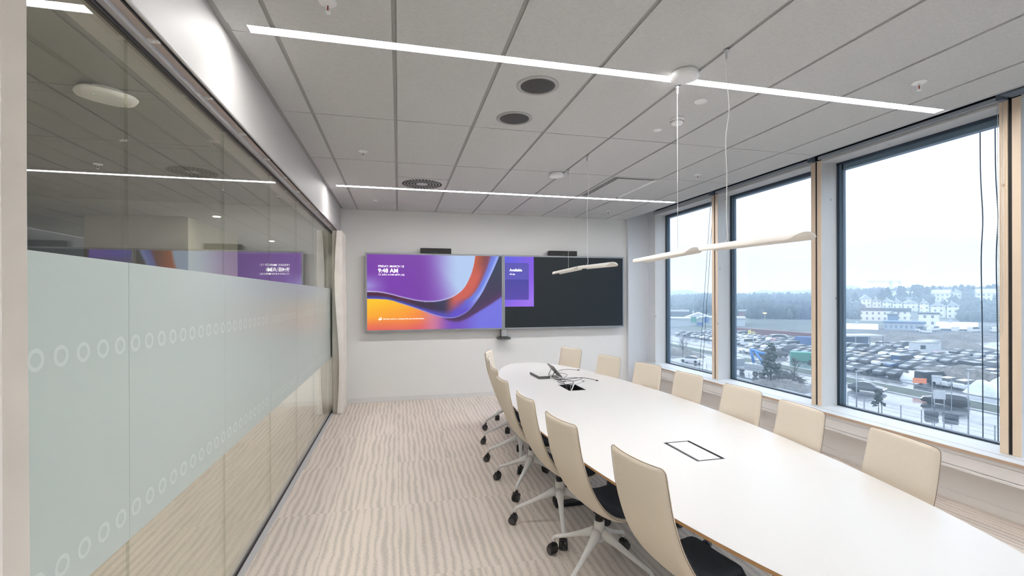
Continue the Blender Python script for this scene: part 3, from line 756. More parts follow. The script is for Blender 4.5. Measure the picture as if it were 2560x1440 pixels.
# ------------------------------------------------------------------ chairs
def make_chair():
    t = empty('conference_chair')
    P = spline([(-.280,0,.957),(-.268,0,.87),(-.245,0,.75),(-.210,0,.64),(-.168,0,.55),(-.108,0,.465),(-.042,0,.408),(.028,0,.378),(.09,0,.370),(.16,0,.376),(.225,0,.385)], 4)
    d0 = P[1] - P[0]; P = [P[0] + d0 * f for f in (0, .06, .14, .26, .42, .62, .82)] + P[1:]
    tot = [0]
    for a, b_ in zip(P, P[1:]): tot.append(tot[-1] + (b_ - a).length)
    L = tot[-1]; nw = 12
    def hw(s):
        h = .191 + .014 * min(1, s / .45) - .012 * max(0, (s - .55) / .4)
        r = .026
        if s < r: h -= r - math.sqrt(max(0, r*r - (r - s)**2))
        e = L - s; r = .06
        if e < r: h -= r - math.sqrt(max(0, r*r - (r - e)**2))
        return h
    b = MB(); sides = []; rim = []
    for side in (0, 1):
        vs = []
        for i, p in enumerate(P):
            d = (P[min(i+1, len(P)-1)] - P[max(i-1, 0)]).normalized(); nrm = Vector((-d.z, 0, d.x))   # points to the sitter
            if nrm.x < 0 and i < 26: nrm = -nrm
            if nrm.z < 0 and i >= 26: nrm = -nrm
            back = 1 - min(1, tot[i] / .5); th = .017 + .003 * (1 - back)
            row = []
            for k in range(nw + 1):
                u = -1 + 2 * k / nw; uu = math.copysign(abs(u) ** .9, u)
                edge = math.sqrt(max(0, 1 - abs(u) ** 6)); ev = math.sqrt(max(0, 1 - max(0, 1 - tot[i] / .02) ** 2)) if tot[i] < .02 else (math.sqrt(max(0, 1 - max(0, 1 - (L - tot[i]) / .02) ** 2)) if L - tot[i] < .02 else 1)
                o = (1 if side else -1) * th * max(.12, edge * ev)
                q = p + nrm * (o + .019 * back * u * u + .018 * (1 - back) * u * u)
                row.append(b.bm.verts.new((q.x, hw(tot[i]) * uu, q.z)))
            vs.append(row)
        sides.append(vs)
        for r0, r1 in zip(vs, vs[1:]):
            for k in range(nw): b._f([r0[k], r0[k+1], r1[k+1], r1[k]], True)
    n = len(P)
    per = [(0, k) for k in range(nw + 1)] + [(i, nw) for i in range(1, n)] + [(n-1, k) for k in range(nw - 1, -1, -1)] + [(i, 0) for i in range(n - 2, 0, -1)]
    A = [sides[0][i][k] for i, k in per]; B = [sides[1][i][k] for i, k in per]
    for i in range(len(per)): b._f([A[i], A[(i+1) % len(per)], B[(i+1) % len(per)], B[i]], True)
    pip = [(sides[0][i][k].co + sides[1][i][k].co) / 2 * .5 + sides[0][i][k].co * .5 for i, k in per if i < n - 8]
    start = [j for j, (i, k) in enumerate(per) if i < n - 8]
    shell = b.build('backrest_shell', 'fabric_beige', t)
    # piping: up one side, over the top, down the other
    up = [(i, 0) for i in range(n - 9, 0, -1)] + [(0, k) for k in range(nw + 1)] + [(i, nw) for i in range(1, n - 8)]
    me = shell.data
    # recompute positions analytically from the stored rows
    pts = PIPE = []
    for i, k in up:
        p = P[i]; d = (P[min(i+1, n-1)] - P[max(i-1, 0)]).normalized(); nrm = Vector((-d.z, 0, d.x))
        if nrm.x < 0 and i < 26: nrm = -nrm
        if nrm.z < 0 and i >= 26: nrm = -nrm
        u = -1 + 2 * k / nw; back = 1 - min(1, tot[i] / .5); q = p + nrm * (-.004 + .019 * back * u*u + .018 * (1 - back) * u*u)
        pts.append((q.x, hw(tot[i]) * math.copysign(abs(u) ** .9, u) * 1.004, q.z + (.001 if i == 0 else 0)))
    MB().tube(pts, .0013, 5).build('piping', 'piping_brown', shell)
    # dark inner pad: starts on the lower back and runs over the seat
    b = MB(); i0 = next(i for i in range(n) if P[i].z < .60); idx = list(range(i0, n)); La, Lb = tot[i0], L
    lay = []
    for lv in (0, 1):
        rows_ = []
        for i in idx:
            p = P[i]; d = (P[min(i+1, n-1)] - P[max(i-1, 0)]).normalized(); nrm = Vector((-d.z, 0, d.x))
            if nrm.x < 0 and i < 26: nrm = -nrm
            if nrm.z < 0 and i >= 26: nrm = -nrm
            f = (tot[i] - La) / (Lb - La); back = 1 - min(1, tot[i] / .5); row = []
            for k in range(nw + 1):
                u = -1 + 2 * k / nw; e = (1 - abs(u) ** 8) ** .5
                th = .012 + lv * (.004 + (.052 * min(1, f / .45) ** 1.3) * e * (min(1, (1 - f) / .05 + .25)) ** .5)
                q = p + nrm * (th + (.019 * back + .018 * (1 - back)) * u * u * (1 if lv == 0 else .6))
                row.append(b.bm.verts.new((q.x, hw(tot[i]) * .955 * u, q.z)))
            rows_.append(row)
        lay.append(rows_)
        for r0, r1 in zip(rows_, rows_[1:]):
            for k in range(nw): b._f([r0[k], r0[k+1], r1[k+1], r1[k]], True)
    m_ = len(idx); per2 = [(0, k) for k in range(nw + 1)] + [(i, nw) for i in range(1, m_)] + [(m_-1, k) for k in range(nw - 1, -1, -1)] + [(i, 0) for i in range(m_ - 2, 0, -1)]
    A = [lay[0][i][k] for i, k in per2]; B = [lay[1][i][k] for i, k in per2]
    for i in range(len(per2)): b._f([A[i], A[(i+1) % len(per2)], B[(i+1) % len(per2)], B[i]], True)
    b.build('seat_cushion', 'seat_fabric', t)
    MB().box(-.02, .12, -.04, .04, .348, .366).build('tilt_mechanism', 'black_plastic', t, bevel=.008)
    b = MB(); b.lathe([(.024, .30), (.024, .350)], n=16); b.build('gas_column', 'black_plastic', t)
    b = MB(); b.lathe([(.001, .19), (.026, .195), (.036, .215), (.037, .245), (.032, .262), (.0305, .288), (.031, .289), (.031, .318), (.001, .319)], n=24); b.build('hub', 'chair_white', t)
    for k in range(4):
        M = Matrix.Rotation(pi/4 + k * pi/2, 4, 'Z')
        b = MB(); rings = []
        prof = [(.025, .245, .030, .034), (.06, .232, .026, .026), (.12, .205, .020, .018), (.20, .168, .0155, .013), (.28, .135, .013, .0115), (.312, .122, .0125, .0115), (.325, .108, .0122, .0122), (.326, .088, .0115, .0115)]
        for i, (x, z_, ry, rz) in enumerate(prof):
            down = i >= 6
            vs = []
            for a in range(12):
                c_, s_ = cos(2*pi*a/12), sin(2*pi*a/12)
                v = Vector((x + rz * s_ * (1 if down else .35), ry * c_, z_ + (0 if down else rz * s_)))
                vs.append(b.bm.verts.new(M @ v))
            rings.append(vs)
        b.loft(rings); b.build('leg', 'chair_white', t)
        Mc = Matrix.Translation(M @ Vector((.326, 0, 0))) @ Matrix.Rotation(k * 1.7 + .4, 4, 'Z') @ Matrix.Translation((.014, 0, 0))
        c = MB(); 
        c.box(-.022, .014, -.0045, .0045, .03, .066, Mc); c.prism([(-.016, .05), (-.030, .045), (-.033, .036), (-.026, .060), (-.012, .070), (.006, .069), (.010, .062)], -.026, .026, Mc); c.lathe([(.001, .072), (.012, .072), (.012, .088), (.001, .09)], n=10, M=Mc @ Matrix.Translation((-.014, 0, 0)))
        cst = c.build('castor', 'castor_black', t)
        for s_ in (-1, 1):
            wm = Mc @ Matrix.Translation((0, s_ * .0155, .030)) @ Matrix.Rotation(pi/2, 4, 'X')
            wmb = MB().m('castor_black'); wmb.lathe([(.001, -.013), (.021, -.013), (.0285, -.009), (.030, -.004), (.030, .010), (.027, .013), (.001, .013)] if s_ > 0 else [(.001, -.013), (.027, -.013), (.030, -.010), (.030, .004), (.0285, .009), (.021, .013), (.001, .013)], n=24, M=wm)
            wmb.m('castor_ring'); wmb.lathe([(.0195, s_ * -.0132), (.0215, s_ * -.0134), (.0225, s_ * -.0128)], n=16, M=wm)
            wmb.build('castor_wheel', None, cst)
    return t
chair0 = make_chair()
CH = [  # base x, y, heading (deg, 0 faces +x), direction of one leg (deg), label
 (1.268, 1.893,  8.5, 20, 'nearest beige chair on the left side, cut off by the bottom edge of the view'),
 (1.163, 2.590,  9, 38, 'second nearest beige chair on the left side, its white four-star base in full view'),
 (1.132, 3.215,  4, 75, 'third nearest beige chair on the left side of the table'),
 (1.128, 3.930,  2, 52, 'beige chair on the left side, middle one of the seven'),
 (1.185, 4.540, -2, 76, 'fifth beige chair on the left side counted from the viewer'),
 (1.262, 5.170, -12, 88, 'sixth beige chair on the left side, just in front of the farthest one'),
 (1.365, 5.800, -24, 15, 'farthest chair on the left side, its pale back against the screen wall'),
 (2.156, 1.824, 170.6, 30, 'nearest beige chair on the window side of the table, closest to the right edge'),
 (2.232, 2.480, 175, 60, 'second nearest beige chair on the window side, in front of the timber post'),
 (2.290, 3.036, 184, 10, 'third nearest beige chair on the window side of the table'),
 (2.286, 3.705, 184, 45, 'beige chair on the window side, middle one of the seven'),
 (2.252, 4.300, 193, 20, 'fifth beige chair on the window side, at the window end of the sill'),
 (2.150, 4.975, 197, 70, 'beige chair on the window side, in front of the white pier'),
 (2.040, 5.86, 205, 35, 'farthest beige chair on the window side, at the rounded far end of the table'),
]
for i, (x, y, h, leg, lab) in enumerate(CH):
    o = chair0 if i == 0 else copy_tree(chair0)
    o.location = (x, y, 0); o.rotation_euler = (0, 0, R_(h))
    for ch in o.children:
        if ch.name.split('.')[0] in ('leg', 'castor', 'hub'): ch.rotation_euler = (0, 0, R_(leg - 45 - h))
    tag(o, lab, 'chair', 'beige conference chairs around the table')

# ------------------------------------------------------------------ pendants
def pendant(x, yc, zc, ceil_pts, canopy, lab):
    t = empty('pendant_lamp', (x, yc, CZ)); tag(t, lab, 'pendant lamp', 'pendant lamps above the table')
    zz = zc - CZ
    def ease(q): q = max(0, min(1, q)); return q * q * (3 - 2 * q)
    for sgn in (1, -1):                       # two rolled sheets, open below, end to end and drooping outwards
        b = MB(); L = .795; y0 = .005 if sgn > 0 else -L - .005; rows_ = []
        ny, na = 40, 16
        for i in range(ny + 1):
            f = i / ny; f = f - .08 * sin(4 * pi * f) / 4; y = y0 + f * L; dn = f * L; df = (1 - f) * L        # near end is f=0
            aL = 172 - 84 * ease(1 - dn / .10) - 62 * ease(1 - df / .07) ** 1.5
            aR = 8 + 80 * ease(1 - df / .10) + 0 * dn
            e = max(0, 1 - dn / .045); e2 = math.sqrt(max(0, 1 - e * e)); aR += 74 * (1 - e2)
            zz_ = zz - .016 * abs(y) / L * 1.0 + .004
            rows_.append([b.bm.verts.new((.040 * cos(R_(aR + (aL - aR) * k / na)), y, zz_ - .022 + .042 * (.62 + .38 * e2) * sin(R_(aR + (aL - aR) * k / na)))) for k in range(na + 1)])
        for r0, r1 in zip(rows_, rows_[1:]):
            for k in range(na): b._f([r0[k], r0[k+1], r1[k+1], r1[k]], True)
        o = b.build('wing_shade', 'veneer_lamp', t); so = o.modifiers.new('thick', 'SOLIDIFY'); so.thickness = .003; so.offset = 0
    MB().tube([(0, -.12, zz + .018), (0, .12, zz + .018)], .007, 8).build('joint', 'off_white', t)
    for (dx, dy), slack in zip(ceil_pts, (0, 1)):
        P = [(dx, dy, -.03), (dx, dy, zz + .028)]
        if slack: P = spline([(dx, dy, -.03), (dx + .003, dy + .004, -.15), (dx + .008, dy - .010, -.33), (dx, dy + .008, -.5), (dx, dy, -.7), (dx, dy + .004, zz + .15), (dx + .004, dy, zz + .05), (dx, dy + .02, zz + .026)], 4)
        MB().tube(P, .0016 if not slack else .0024, 6).build('suspension_cable', 'white_plastic', t)
        g = MB(); g.lathe([(.014, 0), (.014, -.010), (.008, -.012), (.007, -.045), (.003, -.055)], c=(dx, dy, 0), n=12); g.build('cable_grip', 'aluminium', t)
    cx_, cy_ = canopy
    MB().lathe([(.075, 0), (.080, -.012), (.085, -.030), (.083, -.040), (.06, -.046), (.001, -.047)], c=(cx_, cy_, 0), n=32).build('canopy', 'white_plastic', t)
pendant(1.78, 2.49, 1.938, [(0, .225), (.002, -.245)], (-.07, .04), 'nearer white wing-shaped pendant lamp of two rolled shades, against the windows')
pendant(1.795, 4.46, 1.945, [(0, .32), (0, -.21)], (-.08, .475), 'farther white wing-shaped pendant lamp, in front of the black screen')

# ------------------------------------------------------------------ ceiling fittings
def sprinkler(x, y, lab, first=[None]):
    if first[0] is None:
        t = empty('sprinkler')
        MB().lathe([(.001, 0), (.042, 0), (.040, -.006), (.020, -.010), (.001, -.010)], n=24).build('escutcheon', 'white_plastic', t)
        b = MB()
        b.lathe([(.008, -.008), (.008, -.020)], n=10)
        for s in (-1, 1): b.tube([(s * .008, 0, -.018), (s * .012, 0, -.032), (s * .003, 0, -.048)], .002, 6)
        b.lathe([(.001, -.048), (.014, -.049), (.014, -.052), (.001, -.053)], n=14); b.build('sprinkler_head', 'white_plastic', t)
        MB().tube([(0, 0, -.020), (0, 0, -.044)], .003, 8).build('glass_bulb', 'bulb_red', t); first[0] = t
    else: t = copy_tree(first[0])
    t.location = (x, y, CZ); tag(t, lab, 'sprinkler', 'fire sprinklers in the ceiling')
for a in ((-.315, 2.31, 'fire sprinkler at the top edge of the view, before the nearer light strip'), (3.271, 2.305, 'fire sprinkler at the upper right, near the large window'),
          (-.319, 4.598, 'fire sprinkler on the partition side between the two light strips'), (3.288, 4.624, 'fire sprinkler on the window side between the two light strips'),
          (-.317, 6.897, 'fire sprinkler behind the farther light strip, partition side'), (3.274, 6.914, 'fire sprinkler behind the farther light strip, window side'),
          (-2.99, 5.65, 'fire sprinkler in the hall ceiling, seen through the glass partition')): sprinkler(*a)
for i, (x, y, r, lab) in enumerate(((.887, 2.915, .138, 'larger round ceiling speaker with a dark mesh grille, nearer the light strip'), (.872, 3.49, .138, 'round ceiling speaker with a dark mesh grille, the farther of the two'))):
    t = empty('ceiling_speaker', (x, y, CZ)); tag(t, lab, 'speaker', 'round speakers in the ceiling')
    MB().lathe([(r, 0), (r, -.004), (r - .010, -.009), (r - .026, -.006), (r - .026, 0)], n=48).build('trim_ring', 'speaker_ring' if i == 0 else 'speaker_ring', t)
    if 'speaker_mesh' not in MATS:
        mt, tt, bb = nodes('speaker_mesh'); g = N(tt, 'ShaderNodeTexCoord'); v = N(tt, 'ShaderNodeTexVoronoi'); v.inputs['Scale'].default_value = 130; v.inputs['Randomness'].default_value = .1
        tt.links.new(g.outputs['Object'], v.inputs['Vector']); tt.links.new(ramp(tt, v.outputs['Distance'], [(.3, (.012, .012, .011)), (.5, (.085, .082, .078))]), bb.inputs['Base Color']); bb.inputs['Roughness'].default_value = .6
    MB().lathe([(.001, -.007), (r - .05, -.0065), (r - .027, -.004), (r - .027, 0)], n=48).build('grille', 'speaker_mesh', t)
for x, y, r, lab in ((2.082, 2.888, .045, 'flat white blank disc in the ceiling, beside the nearer light strip'), (2.087, 3.464, .036, 'smaller flat white disc in the ceiling, beyond the smoke detector')):
    o = MB().lathe([(.001, -.006), (r - .006, -.006), (r, -.002), (r, 0)], n=28).build('cover_disc', 'white_plastic'); o.location = (x, y, CZ); tag(o, lab, 'cover disc', 'flat white discs in the ceiling')
t = empty('smoke_detector', (2.101, 3.211, CZ)); tag(t, 'white domed smoke detector in the ceiling between two flat discs', 'smoke detector')
MB().lathe([(.052, 0), (.052, -.016), (.046, -.020), (.046, -.034), (.036, -.046), (.001, -.048)], n=32).build('body', 'white_plastic', t)
b = MB()
for k in range(20):
    a = 2*pi*k/20; b.box(-.002, .002, -.0015, .0015, -.030, -.022, Matrix.Rotation(a, 4, 'Z') @ Matrix.Translation((.0465, 0, 0)))
b.build('vent_slots', 'vent_dark', t)
t = empty('swirl_diffuser', (.283, 5.765, CZ)); tag(t, 'square ceiling air diffuser with rings of dark slots, just before the farther light strip', 'air diffuser')
MB().box(-.285, .285, -.280, .28, -.004, -.001).build('face_plate', 'ceiling_tile', t)
for ring_i, (r, n) in enumerate(((.225, 36), (.19, 32), (.155, 26), (.12, 20), (.085, 14))):
    b = MB()
    for k in range(n):
        a = 2*pi*k/n; b.box(-.011, .011, -r*pi/n*.66, r*pi/n*.66, -.0065, -.0038, Matrix.Rotation(a, 4, 'Z') @ Matrix.Translation((r, 0, 0)) @ Matrix.Rotation(.5, 4, 'Z'))
    b.build('slot_ring', 'vent_dark', t)
t = empty('ceiling_cassette', (2.70, 5.44, CZ)); tag(t, 'flush white ceiling cassette unit with slotted edges, on the window side of the far pendant', 'air conditioner')
MB().box(-.285, .285, -.52, .50, -.006, -.001).build('face_plate', 'ceiling_tile', t)
b = MB()
for x in (-.275, -.250, -.225): b.box(x, x + .009, -.50, .49, -.0085, -.0055)
for y in (-.505, -.48): b.box(-.26, .26, y, y + .008, -.0085, -.0055)
b.build('air_slots', 'vent_dark', t)
MB().box(.235, .275, -.50, .49, -.010, -.0055).box(-.245, .235, -.470, -.462, -.010, -.0055).build('edge_strip', 'white_plastic', t)

# ------------------------------------------------------------------ outdoors
G = -12.4
#OUTDOORS#
mat('asphalt_dry', (.075, .08, .085), .55, var=.3, vscale=.6)
def wet(name, c, lo=.06, hi=.5, sc_=.35, spec=.9):
    mt, t, b = nodes(name); g = N(t, 'ShaderNodeTexCoord')
    n = N(t, 'ShaderNodeTexNoise'); n.inputs['Scale'].default_value = sc_; n.inputs['Detail'].default_value = 6; t.links.new(g.outputs['Object'], n.inputs[0])
    t.links.new(ramp(t, n.outputs[0], [(.38, (lo,) * 3), (.62, (hi,) * 3)]), b.inputs['Roughness'])
    n2 = N(t, 'ShaderNodeTexNoise'); n2.inputs['Scale'].default_value = 1.3; n2.inputs['Detail'].default_value = 5; t.links.new(g.outputs['Object'], n2.inputs[0])
    t.links.new(ramp(t, n2.outputs[0], [(.35, tuple(x * .75 for x in c)), (.65, tuple(x * 1.25 for x in c))]), b.inputs['Base Color'])
    b.inputs['Specular IOR Level'].default_value = spec
    if spec > .8: b.inputs['Coat Weight'].default_value = .7; b.inputs['Coat Roughness'].default_value = .06
wet('wet_road', (.075, .08, .085), .05, .38)
wet('wet_lot', (.06, .065, .075), .08, .5)
wet('gravel_ground', (.085, .085, .08), .4, .8, .8, .4)
mat('grass_verge', (.055, .065, .05), .9, var=.4, vscale=1.5)
mat('soil_ground', (.065, .062, .06), .85, var=.6, vscale=.12)
wet('wet_path', (.30, .31, .32), .2, .5)
mat('field_grass', (.09, .11, .08), .9, var=.35, vscale=.05)
mat('hill_ground', (.085, .095, .08), .95, var=.35, vscale=.03)
mat('kerb_stone', (.40, .41, .42), .5)
mat('snowy_white', (.50, .52, .54), .6, var=.1, vscale=2)
mat('soil_heap', (.13, .12, .11), .9, var=.4, vscale=2)
mat('bare_trees', (.045, .055, .055), .95, var=.5, vscale=.2)
mat('pine_dark', (.04, .06, .05), .9, var=.4, vscale=3)
mat('bark', (.05, .045, .04), .9)
mat('twigs', (.07, .075, .07), .9)
mat('roof_dark', (.05, .055, .065), .7)
mat('roof_pale', (.38, .40, .42), .6)
mat('galvanised', (.30, .32, .34), .5, metal=.3)
mat('container_red', (.15, .045, .04), .6, var=.2, vscale=.5)
mat('container_green', (.04, .22, .16), .6)
mat('container_blue', (.04, .10, .26), .6)
mat('shed_wall', (.36, .40, .43), .6)
mat('shed_blue', (.07, .13, .25), .6)
mat('sign_orange', (.75, .22, .10), .6)
mat('lift_blue', (.03, .16, .42), .4)
mat('machine_yellow', (.50, .42, .08), .5)
mat('car_glass', (.02, .025, .03), .08)
mat('tyre', (.015, .015, .015), .8)
mat('car_lamp_red', (.5, .02, .02), .3, emit=(1, .06, .04), es=2.5)
mat('car_lamp_white', (.8, .8, .8), .2, emit=(1, .95, .85), es=1.2)
mat('glow_orange', (1, .5, .15), .4, emit=(1, .50, .16), es=.9)
mat('brick_red', (.30, .10, .08), .8)
for nm, c in (('white', (.62, .63, .64)), ('silver', (.26, .28, .30)), ('grey', (.08, .09, .10)), ('black', (.015, .017, .02)), ('blue', (.03, .06, .14)), ('red', (.30, .03, .03))):
    mat('paint_' + nm, c, .22, coat=.5)
def facade(name, c, win, sx_, sz_):
    mt, t, b = nodes(name); g = N(t, 'ShaderNodeTexCoord'); sp = N(t, 'ShaderNodeSeparateXYZ'); t.links.new(g.outputs['Object'], sp.inputs[0])
    def mth(op, a, c_=None):
        n = N(t, 'ShaderNodeMath', operation=op)
        for i, s_ in enumerate((a, c_)):
            if s_ is None: continue
            if isinstance(s_, (int, float)): n.inputs[i].default_value = s_
            else: t.links.new(s_, n.inputs[i])
        return n.outputs[0]
    hx_ = mth('FRACT', mth('MULTIPLY', mth('ADD', sp.outputs['X'], mth('MULTIPLY', sp.outputs['Y'], 1.0)), 1 / sx_)); hz = mth('FRACT', mth('MULTIPLY', sp.outputs['Z'], 1 / sz_))
    inx = mth('MULTIPLY', mth('GREATER_THAN', hx_, .32), mth('LESS_THAN', hx_, .68)); inz = mth('MULTIPLY', mth('GREATER_THAN', hz, .35), mth('LESS_THAN', hz, .80))
    mx = N(t, 'ShaderNodeMix'); mx.data_type = 'RGBA'; t.links.new(mth('MULTIPLY', inx, inz), mx.inputs[0]); mx.inputs[6].default_value = (*c, 1); mx.inputs[7].default_value = (*win, 1)
    t.links.new(mx.outputs[2], b.inputs['Base Color']); b.inputs['Roughness'].default_value = .8
facade('facade_white', (.80, .79, .76), (.16, .18, .21), 2.6, 2.9)
facade('facade_grey', (.36, .39, .43), (.14, .17, .22), 2.4, 2.8)
facade('facade_blue', (.33, .38, .44), (.12, .17, .26), 1.6, 2.7)

# ground planes, roads and verges (the street runs along the building, slightly turned)
Ad = R_(3.2)
def gp(x, y, z=0): return (x + (y - 80) * math.tan(Ad), y, G + z)
def strip(name, x0, x1, y0, y1, z, m_, n=1):
    o = MB().quad(gp(x0, y0, z), gp(x1, y0, z), gp(x1, y1, z), gp(x0, y1, z)).build(name, m_); return struct(o)
struct(MB().quad((8, -150, G), (1500, -150, G), (1500, 1500, G), (8, 1500, G)).build('ground', 'gravel_ground'))
strip('road', 57, 70.5, -40, 260, .02, 'wet_road')
kb = MB(); 
for x in (56.8, 70.5, 75.5): kb.quad(gp(x, -40, .14), gp(x + .3, -40, .14), gp(x + .3, 260, .14), gp(x, 260, .14)); kb.quad(gp(x, -40, 0), gp(x, -40, .14), gp(x, 260, .14), gp(x, 260, 0))
struct(kb.build('kerb', 'kerb_stone', recalc=False))
strip('verge', 70.8, 75.5, -40, 260, .10, 'grass_verge')
strip('pavement', 75.8, 79.5, -40, 260, .05, 'wet_road')
strip('car_park', 80.5, 135, 20, 250, .03, 'wet_lot')
strip('yard', 28, 56, -40, 260, .015, 'wet_lot')
strip('site_ground', 137, 236, 20, 172, .02, 'soil_ground')
b = MB(); P_ = spline([(138, 78, 0), (150, 84, 0), (160, 96, 0), (176, 98, 0), (196, 92, 0), (214, 104, 0), (232, 118, 0)], 6)
for p, q in zip(P_, P_[1:]):
    n_ = Vector((-(q - p).y, (q - p).x, 0)).normalized() * 2.6; b.quad(p + n_ + Vector((0, 0, G + .05)), p - n_ + Vector((0, 0, G + .05)), q - n_ + Vector((0, 0, G + .05)), q + n_ + Vector((0, 0, G + .05)))
struct(b.build('site_path', 'wet_path'))
def sstep(q): q = max(0, min(1, q)); return q * q * (3 - 2 * q)
def pl(P, x):
    if x <= P[0][0]: return P[0][1]
    for (a, fa), (b_, fb) in zip(P, P[1:]):
        if x <= b_: return fa + (fb - fa) * sstep((x - a) / (b_ - a)) * .5 + (fb - fa) * (x - a) / (b_ - a) * .5
    return P[-1][1]
def hgt(x, y):
    d = math.hypot(x, y); th = math.degrees(math.atan2(x, y)); k = sstep((th - 46.5) / 3)
    east = pl([(345, 0), (380, 1.2), (430, 4.6), (480, 8.8), (530, 13), (680, 17)], d)
    west = pl([(206, 0), (250, 3.2), (330, 4.2), (420, 6.5), (600, 11), (800, 12)], d) * sstep((th - 33) / 4) + pl([(300, 0), (600, 9), (800, 11)], d) * (1 - sstep((th - 33) / 4))
    return G + west * (1 - k) + east * k + .7 * sin(x * .021 + 1) * cos(y * .017) * sstep((d - 300) / 80)
b = MB(); g_ = []
for i in range(46):
    d = 150 + (i / 45) ** 1.6 * 780; row = []
    for j in range(70):
        th = R_(8 + 70 * j / 69); x, y = d * sin(th), d * cos(th); row.append(b.bm.verts.new((x, y, hgt(x, y) + .01)))
    g_.append(row)
for r0, r1 in zip(g_, g_[1:]):
    for k in range(69): b._f([r0[k], r0[k+1], r1[k+1], r1[k]], True)
struct(b.build('hillside', 'hill_ground'))
b = MB(); g_ = []
for i in range(8):
    d = 950 + i * 90; row = []
    for j in range(80):
        th = R_(5 + 75 * j / 79); h = (26 + 7 * sin(j * .31) + 4 * sin(j * .83 + 1) + 1.5 * sin(j * 2.3)) * sin(pi * i / 7) ; row.append(b.bm.verts.new((d * sin(th), d * cos(th), G + h)))
    g_.append(row)
for r0, r1 in zip(g_, g_[1:]):
    for k in range(79): b._f([r0[k], r0[k+1], r1[k+1], r1[k]], True)
struct(b.build('distant_ridge', 'bare_trees'))

rnd = random.Random(3)
BUILT = []; FRONTS = []
# buildings ------------------------------------------------------------
def house(name, uL, uR, vT, vB, dist, lab, wall='facade_white', roof='roof_pale', gable=True, depth=9, turn=0, group=None, rh=None, cat='building'):
    a = at(uL, vB, dist); c = at(uR, vB, dist); top = at((uL + uR) / 2, vT, dist)
    W = (c - a).length; zb = a.z; H = top.z - zb; mid = (a + c) / 2
    dirn = Vector((c.x - a.x, c.y - a.y, 0)).normalized(); ang = math.atan2(dirn.y, dirn.x) + R_(turn)
    t = empty(name, (mid.x, mid.y, zb), ang); tag(t, lab, cat, group)
    ctr = mid + Vector((-sin(ang), cos(ang), 0)) * depth / 2; BUILT.append((ctr.x, ctr.y, math.hypot(W, depth) * .5 + 2.5)); FRONTS.append((math.degrees(math.atan2(ctr.x, ctr.y)), math.degrees(W * .5 / dist), dist))
    rh = rh if rh is not None else (min(H * .34, 3.4) if gable else .6)
    wz = H - rh; low = -3
    MB().box(-W/2, W/2, 0, depth, low, wz).build('wall', wall, t)
    rf = MB().m(roof)
    if gable:
        if W > depth: P = [(-W/2 - .4, -.4, wz), (W/2 + .4, -.4, wz), (W/2 + .4, depth + .4, wz), (-W/2 - .4, depth + .4, wz), (-W/2 - .4, depth/2, H), (W/2 + .4, depth/2, H)]; F_ = ((0,1,5,4), (2,3,4,5), (0,4,3), (1,2,5), (0,3,2,1))
        else: P = [(-W/2 - .4, -.4, wz), (W/2 + .4, -.4, wz), (W/2 + .4, depth + .4, wz), (-W/2 - .4, depth + .4, wz), (0, -.4, H), (0, depth + .4, H)]; F_ = ((0,4,5,3), (1,2,5,4), (0,1,4), (2,3,5), (0,3,2,1))
        vv = [rf.bm.verts.new(p) for p in P]
        for f in F_: rf._f([vv[i] for i in f])
    else: rf.box(-W/2 - .3, W/2 + .3, -.3, depth + .3, wz, H)
    rf.build('roof', None, t)
    if gable: MB().box(-W*.2, -W*.2 + .8, depth*.45, depth*.45 + .8, H - .6, H + .9).build('chimney', 'roof_pale', t)
    return t
Gh = 'pale houses and blocks on the hillside'
house('apartment_house', 2118, 2146, 747, 765, 450, 'small pale gabled house at the left end of the hillside houses', group=Gh)
house('apartment_house', 2153, 2179, 737, 768, 436, 'pale gabled apartment house, left one of the hillside row', group=Gh, turn=8)
house('apartment_house', 2181, 2203, 744, 769, 430, 'narrow pale gabled house joined to the left of the hillside row', group=Gh, depth=11)
house('apartment_house', 2206, 2229, 746, 772, 418, 'pale gabled apartment house, third along the hillside row', group=Gh, turn=-6)
house('apartment_house', 2231, 2256, 748, 774, 412, 'pale gabled apartment house, fourth along the hillside row', group=Gh, depth=11)
house('apartment_house', 2258, 2296, 750, 774, 412, 'long pale apartment house in the middle of the hillside row', group=Gh, turn=6)
house('apartment_house', 2299, 2322, 750, 776, 405, 'pale gabled house right of the middle of the hillside row', group=Gh, depth=11)
house('apartment_house', 2327, 2364, 756, 783, 382, 'long pale apartment house toward the right of the hillside row', group=Gh)
house('apartment_house', 2367, 2398, 755, 785, 378, 'pale gabled house at the right end of the hillside row', group=Gh, depth=11)
house('apartment_house', 2328, 2374, 724, 753, 480, 'large white apartment house high on the hill beneath the pines', group=Gh, turn=-8)
house('apartment_house', 2378, 2408, 724, 744, 505, 'pale house half hidden behind the upper hill pines', group=Gh)
house('apartment_house', 2442, 2490, 722, 753, 480, 'large white apartment house high at the right of the large window', group=Gh, turn=8)
house('apartment_house', 2259, 2302, 728, 746, 500, 'greyish apartment block high on the hill behind the row', group=Gh, wall='facade_grey')
house('tower_block', 2229, 2244, 726, 746, 500, 'slim pale tower block below the construction crane', group=Gh, gable=False)
house('apartment_block', 2152, 2229, 770, 803, 326, 'long dark-roofed apartment block below the hillside houses, left one', group=Gh, roof='roof_dark', gable=False, rh=1.5)
house('apartment_block', 2232, 2277, 771, 802, 330, 'shorter dark-roofed apartment block right of the long one', group=Gh, roof='roof_dark', gable=False, rh=1.8)
house('apartment_block', 2219, 2246, 785, 803, 312, 'low dark blue block in front of the two dark-roofed blocks', group=Gh, wall='shed_blue', roof='roof_dark', gable=False)
house('apartment_block', 2296, 2348, 782, 816, 284, 'plain white block with a dark flat roof beside the long white tent', group=Gh, roof='roof_dark', gable=False)
